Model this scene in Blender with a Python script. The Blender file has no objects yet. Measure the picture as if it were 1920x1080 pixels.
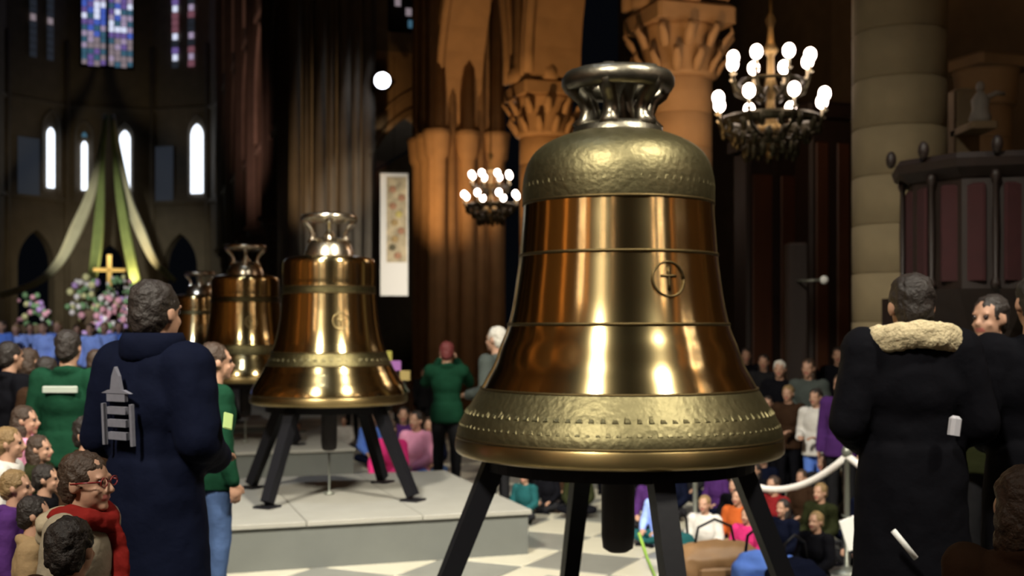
import bpy, bmesh, math, random
from mathutils import Vector, Matrix, noise
random.seed(7)
PI = math.pi
S = bpy.context.scene
COL = S.collection
F = 2200.0; HZ = 610.0; EYE = 2.04          # focal length and horizon of the photograph in pixels, eye height in m
NAVE = math.atan2(.324, .946)               # the nave runs 18.9 degrees to the left of the view

# ---------------------------------------------------------------- camera, world, exposure, large lights
cam = bpy.data.cameras.new('camera'); camo = bpy.data.objects.new('camera', cam); COL.objects.link(camo)
cam.sensor_width = 36.0; cam.lens = 36.0 * F / 1920.0
cam.shift_y = (HZ - 540.0) / 1920.0
cam.clip_start = .05; cam.clip_end = 400
camo.location = (0, 0, EYE); camo.rotation_euler = (PI / 2, 0, 0)
cam.dof.use_dof = True; cam.dof.focus_distance = 3.2; cam.dof.aperture_fstop = 36.0 * F / 1920.0 / 12.0
S.camera = camo
S.view_settings.view_transform = 'Standard'; S.view_settings.look = 'None'
S.view_settings.gamma = 1.0; S.view_settings.use_curve_mapping = False
S.view_settings.exposure = 0.0
S.cycles.max_bounces = 6; S.cycles.diffuse_bounces = 3; S.cycles.glossy_bounces = 4
S.cycles.sample_clamp_indirect = 4.0
w = bpy.data.worlds.new('world'); S.world = w; w.use_nodes = True
w.node_tree.nodes['Background'].inputs[0].default_value = (.35, .42, .6, 1)
w.node_tree.nodes['Background'].inputs[1].default_value = .004

def P(s, t, z=0.0):
    """nave coordinates (s along the nave, t across it) to the world"""
    c, n = math.cos(NAVE), math.sin(NAVE)
    return Vector((-n * s + c * t, c * s + n * t, z))
def W(px, py, D):
    return Vector(((px - 960) / F * D, D, EYE - (py - HZ) / F * D))

def light(kind, name, loc, power, color, target=None, **kw):
    d = bpy.data.lights.new(name, kind); d.energy = power; d.color = color
    for k, v in kw.items(): setattr(d, k, v)
    o = bpy.data.objects.new(name, d); COL.objects.link(o); o.location = loc
    if target is not None:
        o.rotation_euler = (Vector(target) - Vector(loc)).to_track_quat('-Z', 'Y').to_euler()
    return o
WARM = (1.0, .56, .24); WHITE = (1.0, .93, .78); COOL = (.75, .85, 1.0)
BELLC = (-.6, 8.5, 2.0)
light('AREA', 'flood_lamp', P(-3.7, -7.2, 15), 320, WHITE, BELLC, shape='RECTANGLE', size=.85, size_y=2.6, spread=.6)
light('AREA', 'flood_lamp', P(-2.2, 7.1, 15), 250, WHITE, BELLC, shape='RECTANGLE', size=.8, size_y=2.6, spread=.6)
light('AREA', 'flood_lamp', P(8, -1.0, 20), 70, COOL, P(10, 1.5, 0), shape='DISK', size=2.0, spread=.8)
# warm wall washers along the arcades
for (s, t, tz, pw) in ((12.6, 5.6, 6.5, 260), (18.6, 5.8, 6.0, 380), (24.6, 6.0, 7.0, 420),
                       (-3.5, 5.0, 5, 1300), (-9, 5.0, 5, 1300), (-15, 5.0, 5, 1300)):
    light('SPOT', 'wall_washer', P(s, t, 3.2), pw * 1.3, WARM, P(s + 2.8, 8.0, tz), spot_size=1.35, spot_blend=.9, shadow_soft_size=.15)
for (s, pw) in ((7, 700), (2, 1500), (-3, 1700), (-8, 1700), (-13, 1700)):
    light('SPOT', 'wall_washer', P(s, -5.0, 3.2), pw * 1.3, WARM, P(s + 1.5, -8.0, 4.5), spot_size=1.9, spot_blend=.9, shadow_soft_size=.15)
light('SPOT', 'altar_lamp', P(62, -3, 16), 9000, (1, .93, .7), P(84, 0, 8), spot_size=.55, spot_blend=.8, shadow_soft_size=.3)
light('SPOT', 'choir_lamp', P(55, 0, 6), 3500, (1, .5, .4), P(66, 8, 15), spot_size=1.0, spot_blend=.9, shadow_soft_size=.3)
light('SPOT', 'apse_lamp', P(75, 1, 5), 1800, (1, .75, .4), P(96, 0, 9), spot_size=1.3, spot_blend=.9, shadow_soft_size=.5)
light('SPOT', 'transept_lamp', P(38, 6.0, 4), 1500, (1, .62, .3), P(47, 8.2, 10), spot_size=.75, spot_blend=.9, shadow_soft_size=.3)

# ---------------------------------------------------------------- materials
MATS = {}
def mat(name, col, rough=.7, metal=0.0, bump=0.0, scale=20.0, var=0.0, emit=0.0, aniso=0.0, spec=.5, stretch=None, trans=0.0):
    if name in MATS: return MATS[name]
    m = bpy.data.materials.new(name); m.use_nodes = True; nt = m.node_tree; b = nt.nodes['Principled BSDF']
    b.inputs['Base Color'].default_value = (*col, 1); b.inputs['Roughness'].default_value = rough
    b.inputs['Metallic'].default_value = metal
    b.inputs['Specular IOR Level'].default_value = spec
    if trans: b.inputs['Transmission Weight'].default_value = trans
    if emit:
        b.inputs['Emission Color'].default_value = (*col, 1); b.inputs['Emission Strength'].default_value = emit
    if bump or var:
        tc = nt.nodes.new('ShaderNodeTexCoord'); nz = nt.nodes.new('ShaderNodeTexNoise')
        nz.inputs['Scale'].default_value = scale; nz.inputs['Detail'].default_value = 6
        if stretch:
            mp = nt.nodes.new('ShaderNodeMapping'); mp.inputs['Scale'].default_value = stretch
            nt.links.new(tc.outputs['Object'], mp.inputs[0]); nt.links.new(mp.outputs[0], nz.inputs['Vector'])
        else: nt.links.new(tc.outputs['Object'], nz.inputs['Vector'])
        if bump:
            bp = nt.nodes.new('ShaderNodeBump'); bp.inputs['Strength'].default_value = bump; bp.inputs['Distance'].default_value = .02
            nt.links.new(nz.outputs['Fac'], bp.inputs['Height']); nt.links.new(bp.outputs[0], b.inputs['Normal'])
        if var:
            mx = nt.nodes.new('ShaderNodeMix'); mx.data_type = 'RGBA'
            mx.inputs[6].default_value = (*[c * (1 - var) for c in col], 1); mx.inputs[7].default_value = (*[min(1, c * (1 + var)) for c in col], 1)
            nt.links.new(nz.outputs['Fac'], mx.inputs[0]); nt.links.new(mx.outputs[2], b.inputs['Base Color'])
    if aniso:
        tg = nt.nodes.new('ShaderNodeTangent'); tg.direction_type = 'RADIAL'; tg.axis = 'Z'
        b.inputs['Anisotropic'].default_value = aniso; b.inputs['Anisotropic Rotation'].default_value = .25; nt.links.new(tg.outputs[0], b.inputs['Tangent'])
    MATS[name] = m; return m
M = {}
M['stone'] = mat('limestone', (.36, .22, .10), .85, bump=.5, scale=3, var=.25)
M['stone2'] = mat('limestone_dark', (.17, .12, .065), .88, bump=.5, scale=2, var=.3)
M['stone_shaded'] = mat('limestone_shaded', (.20, .155, .085), .88, bump=.5, scale=3, var=.28)  # same limestone, olive and darkened so the near right column looks less lit
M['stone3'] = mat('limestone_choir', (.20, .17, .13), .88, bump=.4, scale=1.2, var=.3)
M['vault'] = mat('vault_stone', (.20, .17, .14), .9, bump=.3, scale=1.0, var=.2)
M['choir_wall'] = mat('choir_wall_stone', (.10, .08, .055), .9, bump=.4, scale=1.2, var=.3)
M['bronze'] = mat('polished_bronze', (.70, .55, .27), .17, 1.0, var=.06, scale=6, aniso=.75)
M['bronze_band'] = mat('patinated_bronze', (.115, .100, .052), .46, 1.0, bump=.22, scale=30, var=.3)
M['bronze_line'] = mat('bronze_groove', (.07, .05, .022), .5, 1.0)
M['bronze_lip'] = mat('satin_bronze', (.34, .25, .11), .34, 1.0, var=.1, scale=9, aniso=.5)
M['band_olive'] = mat('olive_bronze_band', (.10, .085, .040), .40, 1.0, bump=.2, scale=40, var=.3)
M['crown_dark'] = mat('cast_bronze', (.17, .155, .12), .36, 1.0, bump=.2, scale=18, var=.2)
M['crown_bright'] = mat('bright_cast_bronze', (.74, .66, .52), .24, 1.0)
M['black_steel'] = mat('black_painted_steel', (.006, .006, .008), .5, 0, bump=.05, spec=.18)
M['clapper'] = mat('black_wrapping', (.012, .009, .010), .7, bump=.3, scale=12)
M['deck'] = mat('deck_cloth', (.235, .228, .20), .8, var=.14, scale=4, bump=.1)
M['deck_face'] = mat('deck_skirt', (.095, .10, .092), .9, var=.14, scale=3)
M['tile_light'] = mat('pale_marble', (.42, .395, .31), .42, var=.12, scale=5)
M['tile_dark'] = mat('grey_marble', (.17, .17, .15), .35, var=.2, scale=5)
M['joint'] = mat('floor_joint', (.08, .08, .07), .9, var=.1, scale=4)
M['iron'] = mat('gilded_dark_iron', (.035, .03, .014), .45, .7, bump=.2, scale=30)
M['brass'] = mat('old_brass', (.28, .19, .08), .4, .9)
M['candle'] = mat('candle_tube', (.75, .68, .5), .5)
M['bulb'] = mat('bulb_glow', (1, .80, .68), .3, emit=14.0)
M['lampball'] = mat('lamp_glow', (.86, .88, 1), .3, emit=9.0)
M['window_white'] = mat('daylight_glass', (.80, .88, 1.0), .3, emit=2.4)
M['window_dim'] = mat('dim_glass', (.10, .12, .16), .4, emit=.12)
M['lead'] = mat('window_lead', (.008, .008, .01), .8, bump=.1)
GL = [((.10, .18, .75), .6), ((.30, .20, .62), .42), ((.62, .50, .72), .5), ((.75, .80, 1), .9), ((.30, .12, .16), .5), ((.08, .20, .30), .5), ((.42, .34, .38), .5)]
for i, (c, e) in enumerate(GL): M['glass%d' % i] = mat('stained_glass_%s' % 'abcdefg'[i], c, .3, emit=e)
M['cloth_ivory'] = mat('ivory_cloth', (.88, .86, .66), .75, var=.2, scale=1.2, stretch=(1, 1, .3))
M['cloth_green'] = mat('green_cloth', (.30, .40, .16), .75, var=.3, scale=1.5, stretch=(1, 1, .3))
M['cloth_rose'] = mat('rose_cloth', (.55, .38, .30), .75, var=.3, scale=1.5)
M['gold'] = mat('gilt', (.85, .62, .25), .3, .8, emit=0)
M['skin'] = mat('skin', (.40, .225, .15), .6, var=.08, scale=20)
M['lip'] = mat('lip', (.45, .14, .12), .45, var=.05)
M['eye'] = mat('eye', (.03, .02, .02), .2)
M['wood'] = mat('dark_oak', (.013, .006, .004), .55, bump=.4, scale=6, stretch=(1, 1, .15), var=.4)
M['wood_red'] = mat('red_hanging', (.030, .004, .005), .9, bump=.3, scale=8, var=.3)
M['rope'] = mat('white_rope', (.80, .76, .72), .7, bump=.5, scale=60)
M['paper'] = mat('white_paper', (.85, .86, .84), .6, var=.03)
M['post'] = mat('grey_metal_post', (.20, .21, .18), .4, .6)
M['bag'] = mat('tan_leather', (.22, .12, .05), .6, var=.25, scale=7, bump=.3)
M['banner_white'] = mat('banner_white', (.90, .86, .78), .6, var=.03)
M['banner_pic'] = mat('banner_picture', (.55, .42, .25), .6, var=.9, scale=3.2)
def cloth(name, col, bump=.6): 
    return mat(name, col, .85, bump=bump, scale=9, var=.18, spec=.06)

# ---------------------------------------------------------------- helpers
def link(name, me, material=None, parent=None, loc=None, rotz=None):
    o = bpy.data.objects.new(name, me); COL.objects.link(o)
    if me is not None and material is not None:
        ms = material if isinstance(material, (list, tuple)) else [material]
        if not len(me.materials):
            for m_ in ms: me.materials.append(m_)
    if parent is not None: o.parent = parent
    if loc is not None: o.location = loc
    if rotz is not None: o.rotation_euler = (0, 0, rotz)
    return o
def tag(o, label, cat, group=None, kind=None):
    o['label'] = label; o['category'] = cat
    if group: o['group'] = group
    if kind: o['kind'] = kind
    return o
def struct(o): o['kind'] = 'structure'; return o
def thing(name, label, cat, loc=(0, 0, 0), rotz=0, group=None):
    return tag(link(name, None, loc=loc, rotz=rotz), label, cat, group)

class G:
    """collects verts and faces, makes one mesh"""
    def __init__(s): s.v = []; s.f = []
    def add(s, vs, fs):
        n = len(s.v); s.v += [tuple(v) for v in vs]; s.f += [tuple(i + n for i in f) for f in fs]; return s
    def box(s, a, b, rz=0, c=None):
        x0, y0, z0 = a; x1, y1, z1 = b
        vs = [Vector(p) for p in ((x0,y0,z0),(x1,y0,z0),(x1,y1,z0),(x0,y1,z0),(x0,y0,z1),(x1,y0,z1),(x1,y1,z1),(x0,y1,z1))]
        if rz:
            c = Vector(c) if c else (Vector(a) + Vector(b)) / 2; R = Matrix.Rotation(rz, 3, 'Z')
            vs = [R @ (v - c) + c for v in vs]
        return s.add(vs, [(0,3,2,1),(4,5,6,7),(0,1,5,4),(1,2,6,5),(2,3,7,6),(3,0,4,7)])
    def bev(s, a, b, e=.01):
        """box with chamfered vertical and top edges"""
        x0,y0,z0 = a; x1,y1,z1 = b
        o = [(x0+e,y0),(x1-e,y0),(x1,y0+e),(x1,y1-e),(x1-e,y1),(x0+e,y1),(x0,y1-e),(x0,y0+e)]
        cx,cy = (x0+x1)/2,(y0+y1)/2
        i = [(cx+(x-cx)*(1-2*e/max(.001,abs(x1-x0))), cy+(y-cy)*(1-2*e/max(.001,abs(y1-y0)))) for x,y in o]
        vs = [(x,y,z0) for x,y in o]+[(x,y,z1-e) for x,y in o]+[(x,y,z1) for x,y in i]
        fs = [tuple(range(7,-1,-1)), tuple(range(16,24))]
        for k in range(8):
            j=(k+1)%8; fs += [(k,j,8+j,8+k),(8+k,8+j,16+j,16+k)]
        return s.add(vs, fs)
    def lathe(s, prof, n=24, c=(0, 0, 0), caps=True):
        m = len(prof); vs = []; fs = []
        for k in range(n):
            a = 2 * PI * k / n
            for r, z in prof: vs.append((c[0] + r * math.cos(a), c[1] + r * math.sin(a), c[2] + z))
        for k in range(n):
            j = (k + 1) % n
            for i in range(m - 1): fs.append((k*m+i, j*m+i, j*m+i+1, k*m+i+1))
        if caps:
            fs.append(tuple(k*m for k in range(n - 1, -1, -1))); fs.append(tuple(k*m+m-1 for k in range(n)))
        return s.add(vs, fs)
    def tube(s, pts, r, n=8, cap=True, flat=None):
        """tube along points; r number or list; flat=(a,b) scales the section"""
        pts = [Vector(p) for p in pts]; L = len(pts); vs = []; fs = []
        up = Vector((0, 0, 1))
        T0 = (pts[1] - pts[0]).normalized()
        if abs(T0.dot(up)) > .95: up = Vector((1, 0, 0))
        for i, p in enumerate(pts):
            T = (pts[min(i + 1, L - 1)] - pts[max(i - 1, 0)]).normalized()
            X = T.cross(up).normalized() if T.cross(up).length > 1e-4 else Vector((1,0,0)); Y = X.cross(T)
            up = Y
            rr = r[i] if isinstance(r, (list, tuple)) else r
            fa, fb = flat or (1, 1)
            for k in range(n):
                a = 2 * PI * k / n + PI / n
                vs.append(p + X * (rr * fa * math.cos(a)) + Y * (rr * fb * math.sin(a)))
        for i in range(L - 1):
            for k in range(n):
                j = (k + 1) % n; fs.append((i*n+k, (i+1)*n+k, (i+1)*n+j, i*n+j))
        if cap: fs.append(tuple(range(n))); fs.append(tuple((L-1)*n + k for k in range(n - 1, -1, -1)))
        return s.add(vs, fs)
    def ball(s, c, r, n=10, m=7, R=None):
        if not isinstance(r, (tuple, list, Vector)): r = (r, r, r)
        c = Vector(c); vs = [Vector((0, 0, -1))]
        for i in range(1, m):
            th = -PI / 2 + PI * i / m
            for k in range(n):
                a = 2 * PI * k / n; vs.append(Vector((math.cos(th) * math.cos(a), math.cos(th) * math.sin(a), math.sin(th))))
        vs.append(Vector((0, 0, 1)))
        out = []
        for v in vs:
            q = Vector((v.x * r[0], v.y * r[1], v.z * r[2]))
            if R is not None: q = R @ q
            out.append(q + c)
        fs = [(0, 1 + (k + 1) % n, 1 + k) for k in range(n)]
        for i in range(m - 2):
            for k in range(n):
                j = (k + 1) % n; a = 1 + i * n; fs.append((a + k, a + j, a + n + j, a + n + k))
        e = len(vs) - 1; a = 1 + (m - 2) * n
        fs += [(a + k, a + (k + 1) % n, e) for k in range(n)]
        return s.add(out, fs)
    def bone(s, a, b, r0, r1, n=12):
        """tapered limb with round ends"""
        a, b = Vector(a), Vector(b)
        s.tube([a, b], [r0, r1], n); s.ball(a, r0, n, 7); s.ball(b, r1, n, 7); return s
    def prism(s, poly, y0, y1):
        """polygon in xz extruded along y"""
        n = len(poly); vs = [(x, y0, z) for x, z in poly] + [(x, y1, z) for x, z in poly]
        fs = [tuple(range(n)), tuple(range(2*n-1, n-1, -1))] + [(i, (i+1)%n+n*0 if False else i+n, (i+1)%n+n, (i+1)%n) for i in range(n)]
        return s.add(vs, fs)
    def mesh(s, name, smooth=False):
        me = bpy.data.meshes.new(name); me.from_pydata(s.v, [], s.f); me.update()
        bm = bmesh.new(); bm.from_mesh(me); bmesh.ops.recalc_face_normals(bm, faces=bm.faces); bm.to_mesh(me); bm.free()
        if smooth: me.shade_smooth()
        return me
    def obj(s, name, material, parent=None, smooth=False, loc=None, rotz=None):
        return link(name, s.mesh(name, smooth), material, parent, loc, rotz)

def arch(w, spring, n=9, k=1.0):
    """pointed arch, half-width w: list of (x, z) from left spring over the apex to the right spring"""
    R = 2 * w * k; cx = R - w; L = []
    a1 = math.acos(cx / R)
    for i in range(n + 1):
        a = a1 * i / n; L.append((cx - R * math.cos(a), spring + R * math.sin(a)))
    return L + [(-x, z) for x, z in reversed(L[:-1])]
def pierced(s0, s1, z0, z1, w, zo, spring, th=.9, n=9):
    """a bay of wall with one pointed opening, in local x = along, y = thickness"""
    g = G(); c = (s0 + s1) / 2; pts = [(c - w, zo)] + [(c + x, z) for x, z in arch(w, spring, n)] + [(c + w, zo)]
    for y in (0, th):
        g.add([(s0, y, z0), (c - w, y, z0), (c - w, y, z1), (s0, y, z1)], [(0, 1, 2, 3)])
        g.add([(c + w, y, z0), (s1, y, z0), (s1, y, z1), (c + w, y, z1)], [(0, 1, 2, 3)])
        if zo > z0: g.add([(c - w, y, z0), (c + w, y, z0), (c + w, y, zo), (c - w, y, zo)], [(0, 1, 2, 3)])
        for (xa, za), (xb, zb) in zip(pts[1:-1], pts[2:-1]):
            g.add([(xa, y, za), (xb, y, zb), (xb, y, z1), (xa, y, z1)], [(0, 1, 2, 3)])
    for (xa, za), (xb, zb) in zip(pts, pts[1:]):
        g.add([(xa, 0, za), (xb, 0, zb), (xb, th, zb), (xa, th, za)], [(0, 1, 2, 3)])
    g.add([(s0, 0, z1), (s1, 0, z1), (s1, th, z1), (s0, th, z1)], [(0, 1, 2, 3)])
    g.add([(s0, 0, z0), (s0, 0, z1), (s0, th, z1), (s0, th, z0)], [(0, 1, 2, 3)])
    g.add([(s1, 0, z0), (s1, 0, z1), (s1, th, z1), (s1, th, z0)], [(0, 1, 2, 3)])
    return g
def arch_roll(c, w, spring, r, y, n=12, down=None):
    pts = [(c + x, y, z) for x, z in arch(w, spring, n)]
    if down is not None: pts = [(c - w, y, down)] + pts + [(c + w, y, down)]
    return G().tube(pts, r, 6)

# local frame for walls on the right side: x = along the nave (s), y = outward (t)
RIGHT = NAVE + PI / 2
def side_root(name, t, sign=1):
    """empty whose local x runs along the nave and local y outward from it"""
    o = link(name, None)
    n = Vector((-math.sin(NAVE), math.cos(NAVE), 0)); r = Vector((math.cos(NAVE), math.sin(NAVE), 0)) * sign
    m = Matrix.Identity(4)
    for i in range(3): m[i][0] = n[i]; m[i][1] = r[i]; m[i][3] = (r * t)[i]
    o.matrix_world = m
    return struct(o)

# ---------------------------------------------------------------- structure: floor, vault, walls
fl = G().box((-24, -30, -.3), (24, 104, -.035)).obj('floor', M['joint'], rotz=NAVE); struct(fl)
TS = .78
tl = G().bev((-TS/2+.006, -TS/2+.006, -.035), (TS/2-.006, TS/2-.006, 0), .006).mesh('tile')
tl.materials.append(M['tile_light'])
cands = []
far = G(); fard = G()
for i in range(-60, 60):
    for j in range(-60, 60):
        u, v = i * TS, j * TS
        t = (u - v) * .7071; s = (u + v) * .7071
        if s < -12 or s > 44 or abs(t) > 13: continue
        p = P(s, t); 
        px = 960 + F * p.x / p.y if p.y > 2 else 1e9
        vis = p.y > 6.0 and p.y < 19 and -150 < px < 1900
        cands.append((0 if vis else 1, p.y, p, (i + j) % 2, (t, s, 0)))
cands.sort(key=lambda c: (c[0], c[1]))
for k, (v, d, p, q, lp) in enumerate(cands):
    if k < 290:
        o = link('tile', tl, None, fl, lp, PI / 4)
        o.material_slots[0].link = 'OBJECT'; o.material_slots[0].material = M['tile_dark'] if q else M['tile_light']
    else:
        g = fard if q else far; h = TS / 2 - .006; R = Matrix.Rotation(NAVE + PI/4, 3, 'Z')
        c4 = [p + R @ Vector((a * h, b * h, 0)) for a, b in ((-1,-1),(1,-1),(1,1),(-1,1))]
        g.add([c - Vector((0,0,.035)) for c in c4] + c4, [(4,5,6,7),(0,1,5,4),(1,2,6,5),(2,3,7,6),(3,0,4,7)])
for g, m_ in ((far, 'tile_light'), (fard, 'tile_dark')):
    o = g.obj('floor_tiles', M[m_]); o['kind'] = 'stuff'; o.parent = fl; o.matrix_parent_inverse = fl.matrix_world.inverted()
    o.matrix_parent_inverse = Matrix.Rotation(-NAVE, 4, 'Z')

SC = [-24.2, -18.2, -12.2, -6.2, -.5, 5.2, 10.55, 15.7, 21.4, 27.8]     # nave columns
CC = [46, 52.5, 59, 65.5, 72, 78.5, 85, 90.5]                         # choir piers
wr = side_root('wall_right', 8.0); wl = side_root('wall_left', 8.0, -1)
for root in (wr, wl):
    for a, b in zip(SC, SC[1:]):
        g = pierced(a, b, 6.75, 12.2, (b - a) / 2 - .62, 6.75, 6.8, 1.0)
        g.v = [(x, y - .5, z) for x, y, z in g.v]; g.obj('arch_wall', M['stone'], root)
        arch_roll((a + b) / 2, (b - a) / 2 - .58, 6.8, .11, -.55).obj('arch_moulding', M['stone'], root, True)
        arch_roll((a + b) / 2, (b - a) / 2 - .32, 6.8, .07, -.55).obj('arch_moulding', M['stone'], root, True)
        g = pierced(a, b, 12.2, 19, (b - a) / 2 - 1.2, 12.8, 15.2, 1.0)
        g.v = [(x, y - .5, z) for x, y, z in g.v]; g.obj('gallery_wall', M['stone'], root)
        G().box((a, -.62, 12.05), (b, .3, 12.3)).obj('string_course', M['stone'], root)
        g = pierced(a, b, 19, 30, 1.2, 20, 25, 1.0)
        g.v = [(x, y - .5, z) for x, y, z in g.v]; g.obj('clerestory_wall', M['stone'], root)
    for a, b in zip(CC, CC[1:]):
        for (z0, z1, w_, zo, sp, nm) in ((7.2, 11.3, (b-a)/2-.6, 7.2, 7.3, 'arch_wall'), (11.3, 18.6, (b-a)/2-1.3, 11.8, 14.4, 'gallery_wall'), (18.6, 30, 1.5, 19.5, 25, 'clerestory_wall')):
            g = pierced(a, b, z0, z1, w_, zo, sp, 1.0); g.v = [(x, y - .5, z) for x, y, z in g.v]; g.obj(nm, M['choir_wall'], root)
        for z in (11.3, 18.6): G().box((a, -.62, z - .12), (b, .3, z + .12)).obj('string_course', M['stone3'], root)
        arch_roll((a + b) / 2, (b-a)/2-1.2, 14.4, .12, -.55, down=11.8).obj('gallery_shaft', M['stone3'], root, True)
        arch_roll((a + b) / 2, 1.5, 25, .12, -.55, down=19.5).obj('window_shaft', M['stone3'], root, True)
    # outer aisle walls
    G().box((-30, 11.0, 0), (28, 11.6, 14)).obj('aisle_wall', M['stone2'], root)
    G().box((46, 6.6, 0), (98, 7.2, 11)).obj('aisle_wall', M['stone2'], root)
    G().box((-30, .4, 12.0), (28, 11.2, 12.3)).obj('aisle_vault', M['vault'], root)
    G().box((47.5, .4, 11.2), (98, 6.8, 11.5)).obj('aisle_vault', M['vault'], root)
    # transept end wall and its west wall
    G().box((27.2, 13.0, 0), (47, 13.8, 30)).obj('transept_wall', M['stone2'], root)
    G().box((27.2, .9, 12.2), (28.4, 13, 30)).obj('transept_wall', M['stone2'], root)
ww = G().box((-9, -27.0, 0), (9, -26.2, 31)).obj('wall_back', M['stone2'], rotz=NAVE); struct(ww)

# east side of the transept: arch into the choir aisle, with a tall window above
for sgn in (1, -1):
    g = pierced(8.6, 14.4, 0, 13.0, 2.05, 0, 7.0, 1.2, 12)
    o = link('wall_east' if sgn > 0 else 'wall_west', g.mesh('transept_bay'), M['stone']); struct(o)
    if sgn > 0: east = o
    o.matrix_world = Matrix.Rotation(NAVE, 4, 'Z') @ Matrix.Translation((0, 46, 0)) @ Matrix.Scale(sgn, 4, (1, 0, 0))
    arch_roll(11.5, 2.15, 7.0, .14, -.08, down=0).obj('arch_moulding', M['stone'], o, True)
    arch_roll(11.5, 2.6, 7.0, .10, -.08, down=5).obj('arch_moulding', M['stone'], o, True)
    g = pierced(8.6, 14.4, 13.0, 30, 1.0, 13.8, 25, 1.2, 8); g.obj('window_wall', M['stone2'], o)
    for zz in (1.5, 3, 4.5, 6): pass
# faint clerestory glass in the transept window
wn = link('window_1', None); struct(wn); wn.matrix_world = Matrix.Rotation(NAVE, 4, 'Z') @ Matrix.Translation((11.5, 46.6, 0))
G().box((-1, 0, 13.8), (1, .05, 27)).obj('glass_ground', M['lead'], wn)
rg = random.Random(3)
pm = G().bev((-.15, -.06, -.22), (.15, 0, .22), .02).mesh('pane')
pm.materials.append(M['glass5'])
def pane(parent, x, y, z, mk, sx=1, sz=1):
    o = link('pane', pm, None, parent, (x, y, z)); o.scale = (sx, 1, sz)
    o.material_slots[0].link = 'OBJECT'; o.material_slots[0].material = M[mk]; return o
for k in range(14):
    pane(wn, rg.choice((-.45, .1, .0, .35)), 0, 14.2 + k * .42 + rg.random() * .2, rg.choice(('glass5', 'glass5', 'window_dim', 'glass6')), .8, .7)

# vault over the nave
g = G(); prof = [(x, 22 + (z - 22) * 1.0) for x, z in arch(8.6, 22, 10)]
for (xa, za), (xb, zb) in zip(prof, prof[1:]):
    g.add([(xa, -28, za), (xb, -28, zb), (xb, 100, zb), (xa, 100, za)], [(0, 1, 2, 3)])
    g.add([(xa, -28, za + .4), (xb, -28, zb + .4), (xb, 100, zb + .4), (xa, 100, za + .4)], [(0, 1, 2, 3)])
ce = g.obj('ceiling', M['vault'], rotz=NAVE); struct(ce)
for s in SC[4:] + CC:
    G().tube([(x, s, z - .15) for x, z in prof], .28, 6).obj('vault_rib', M['stone2'], ce, True)

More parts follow.
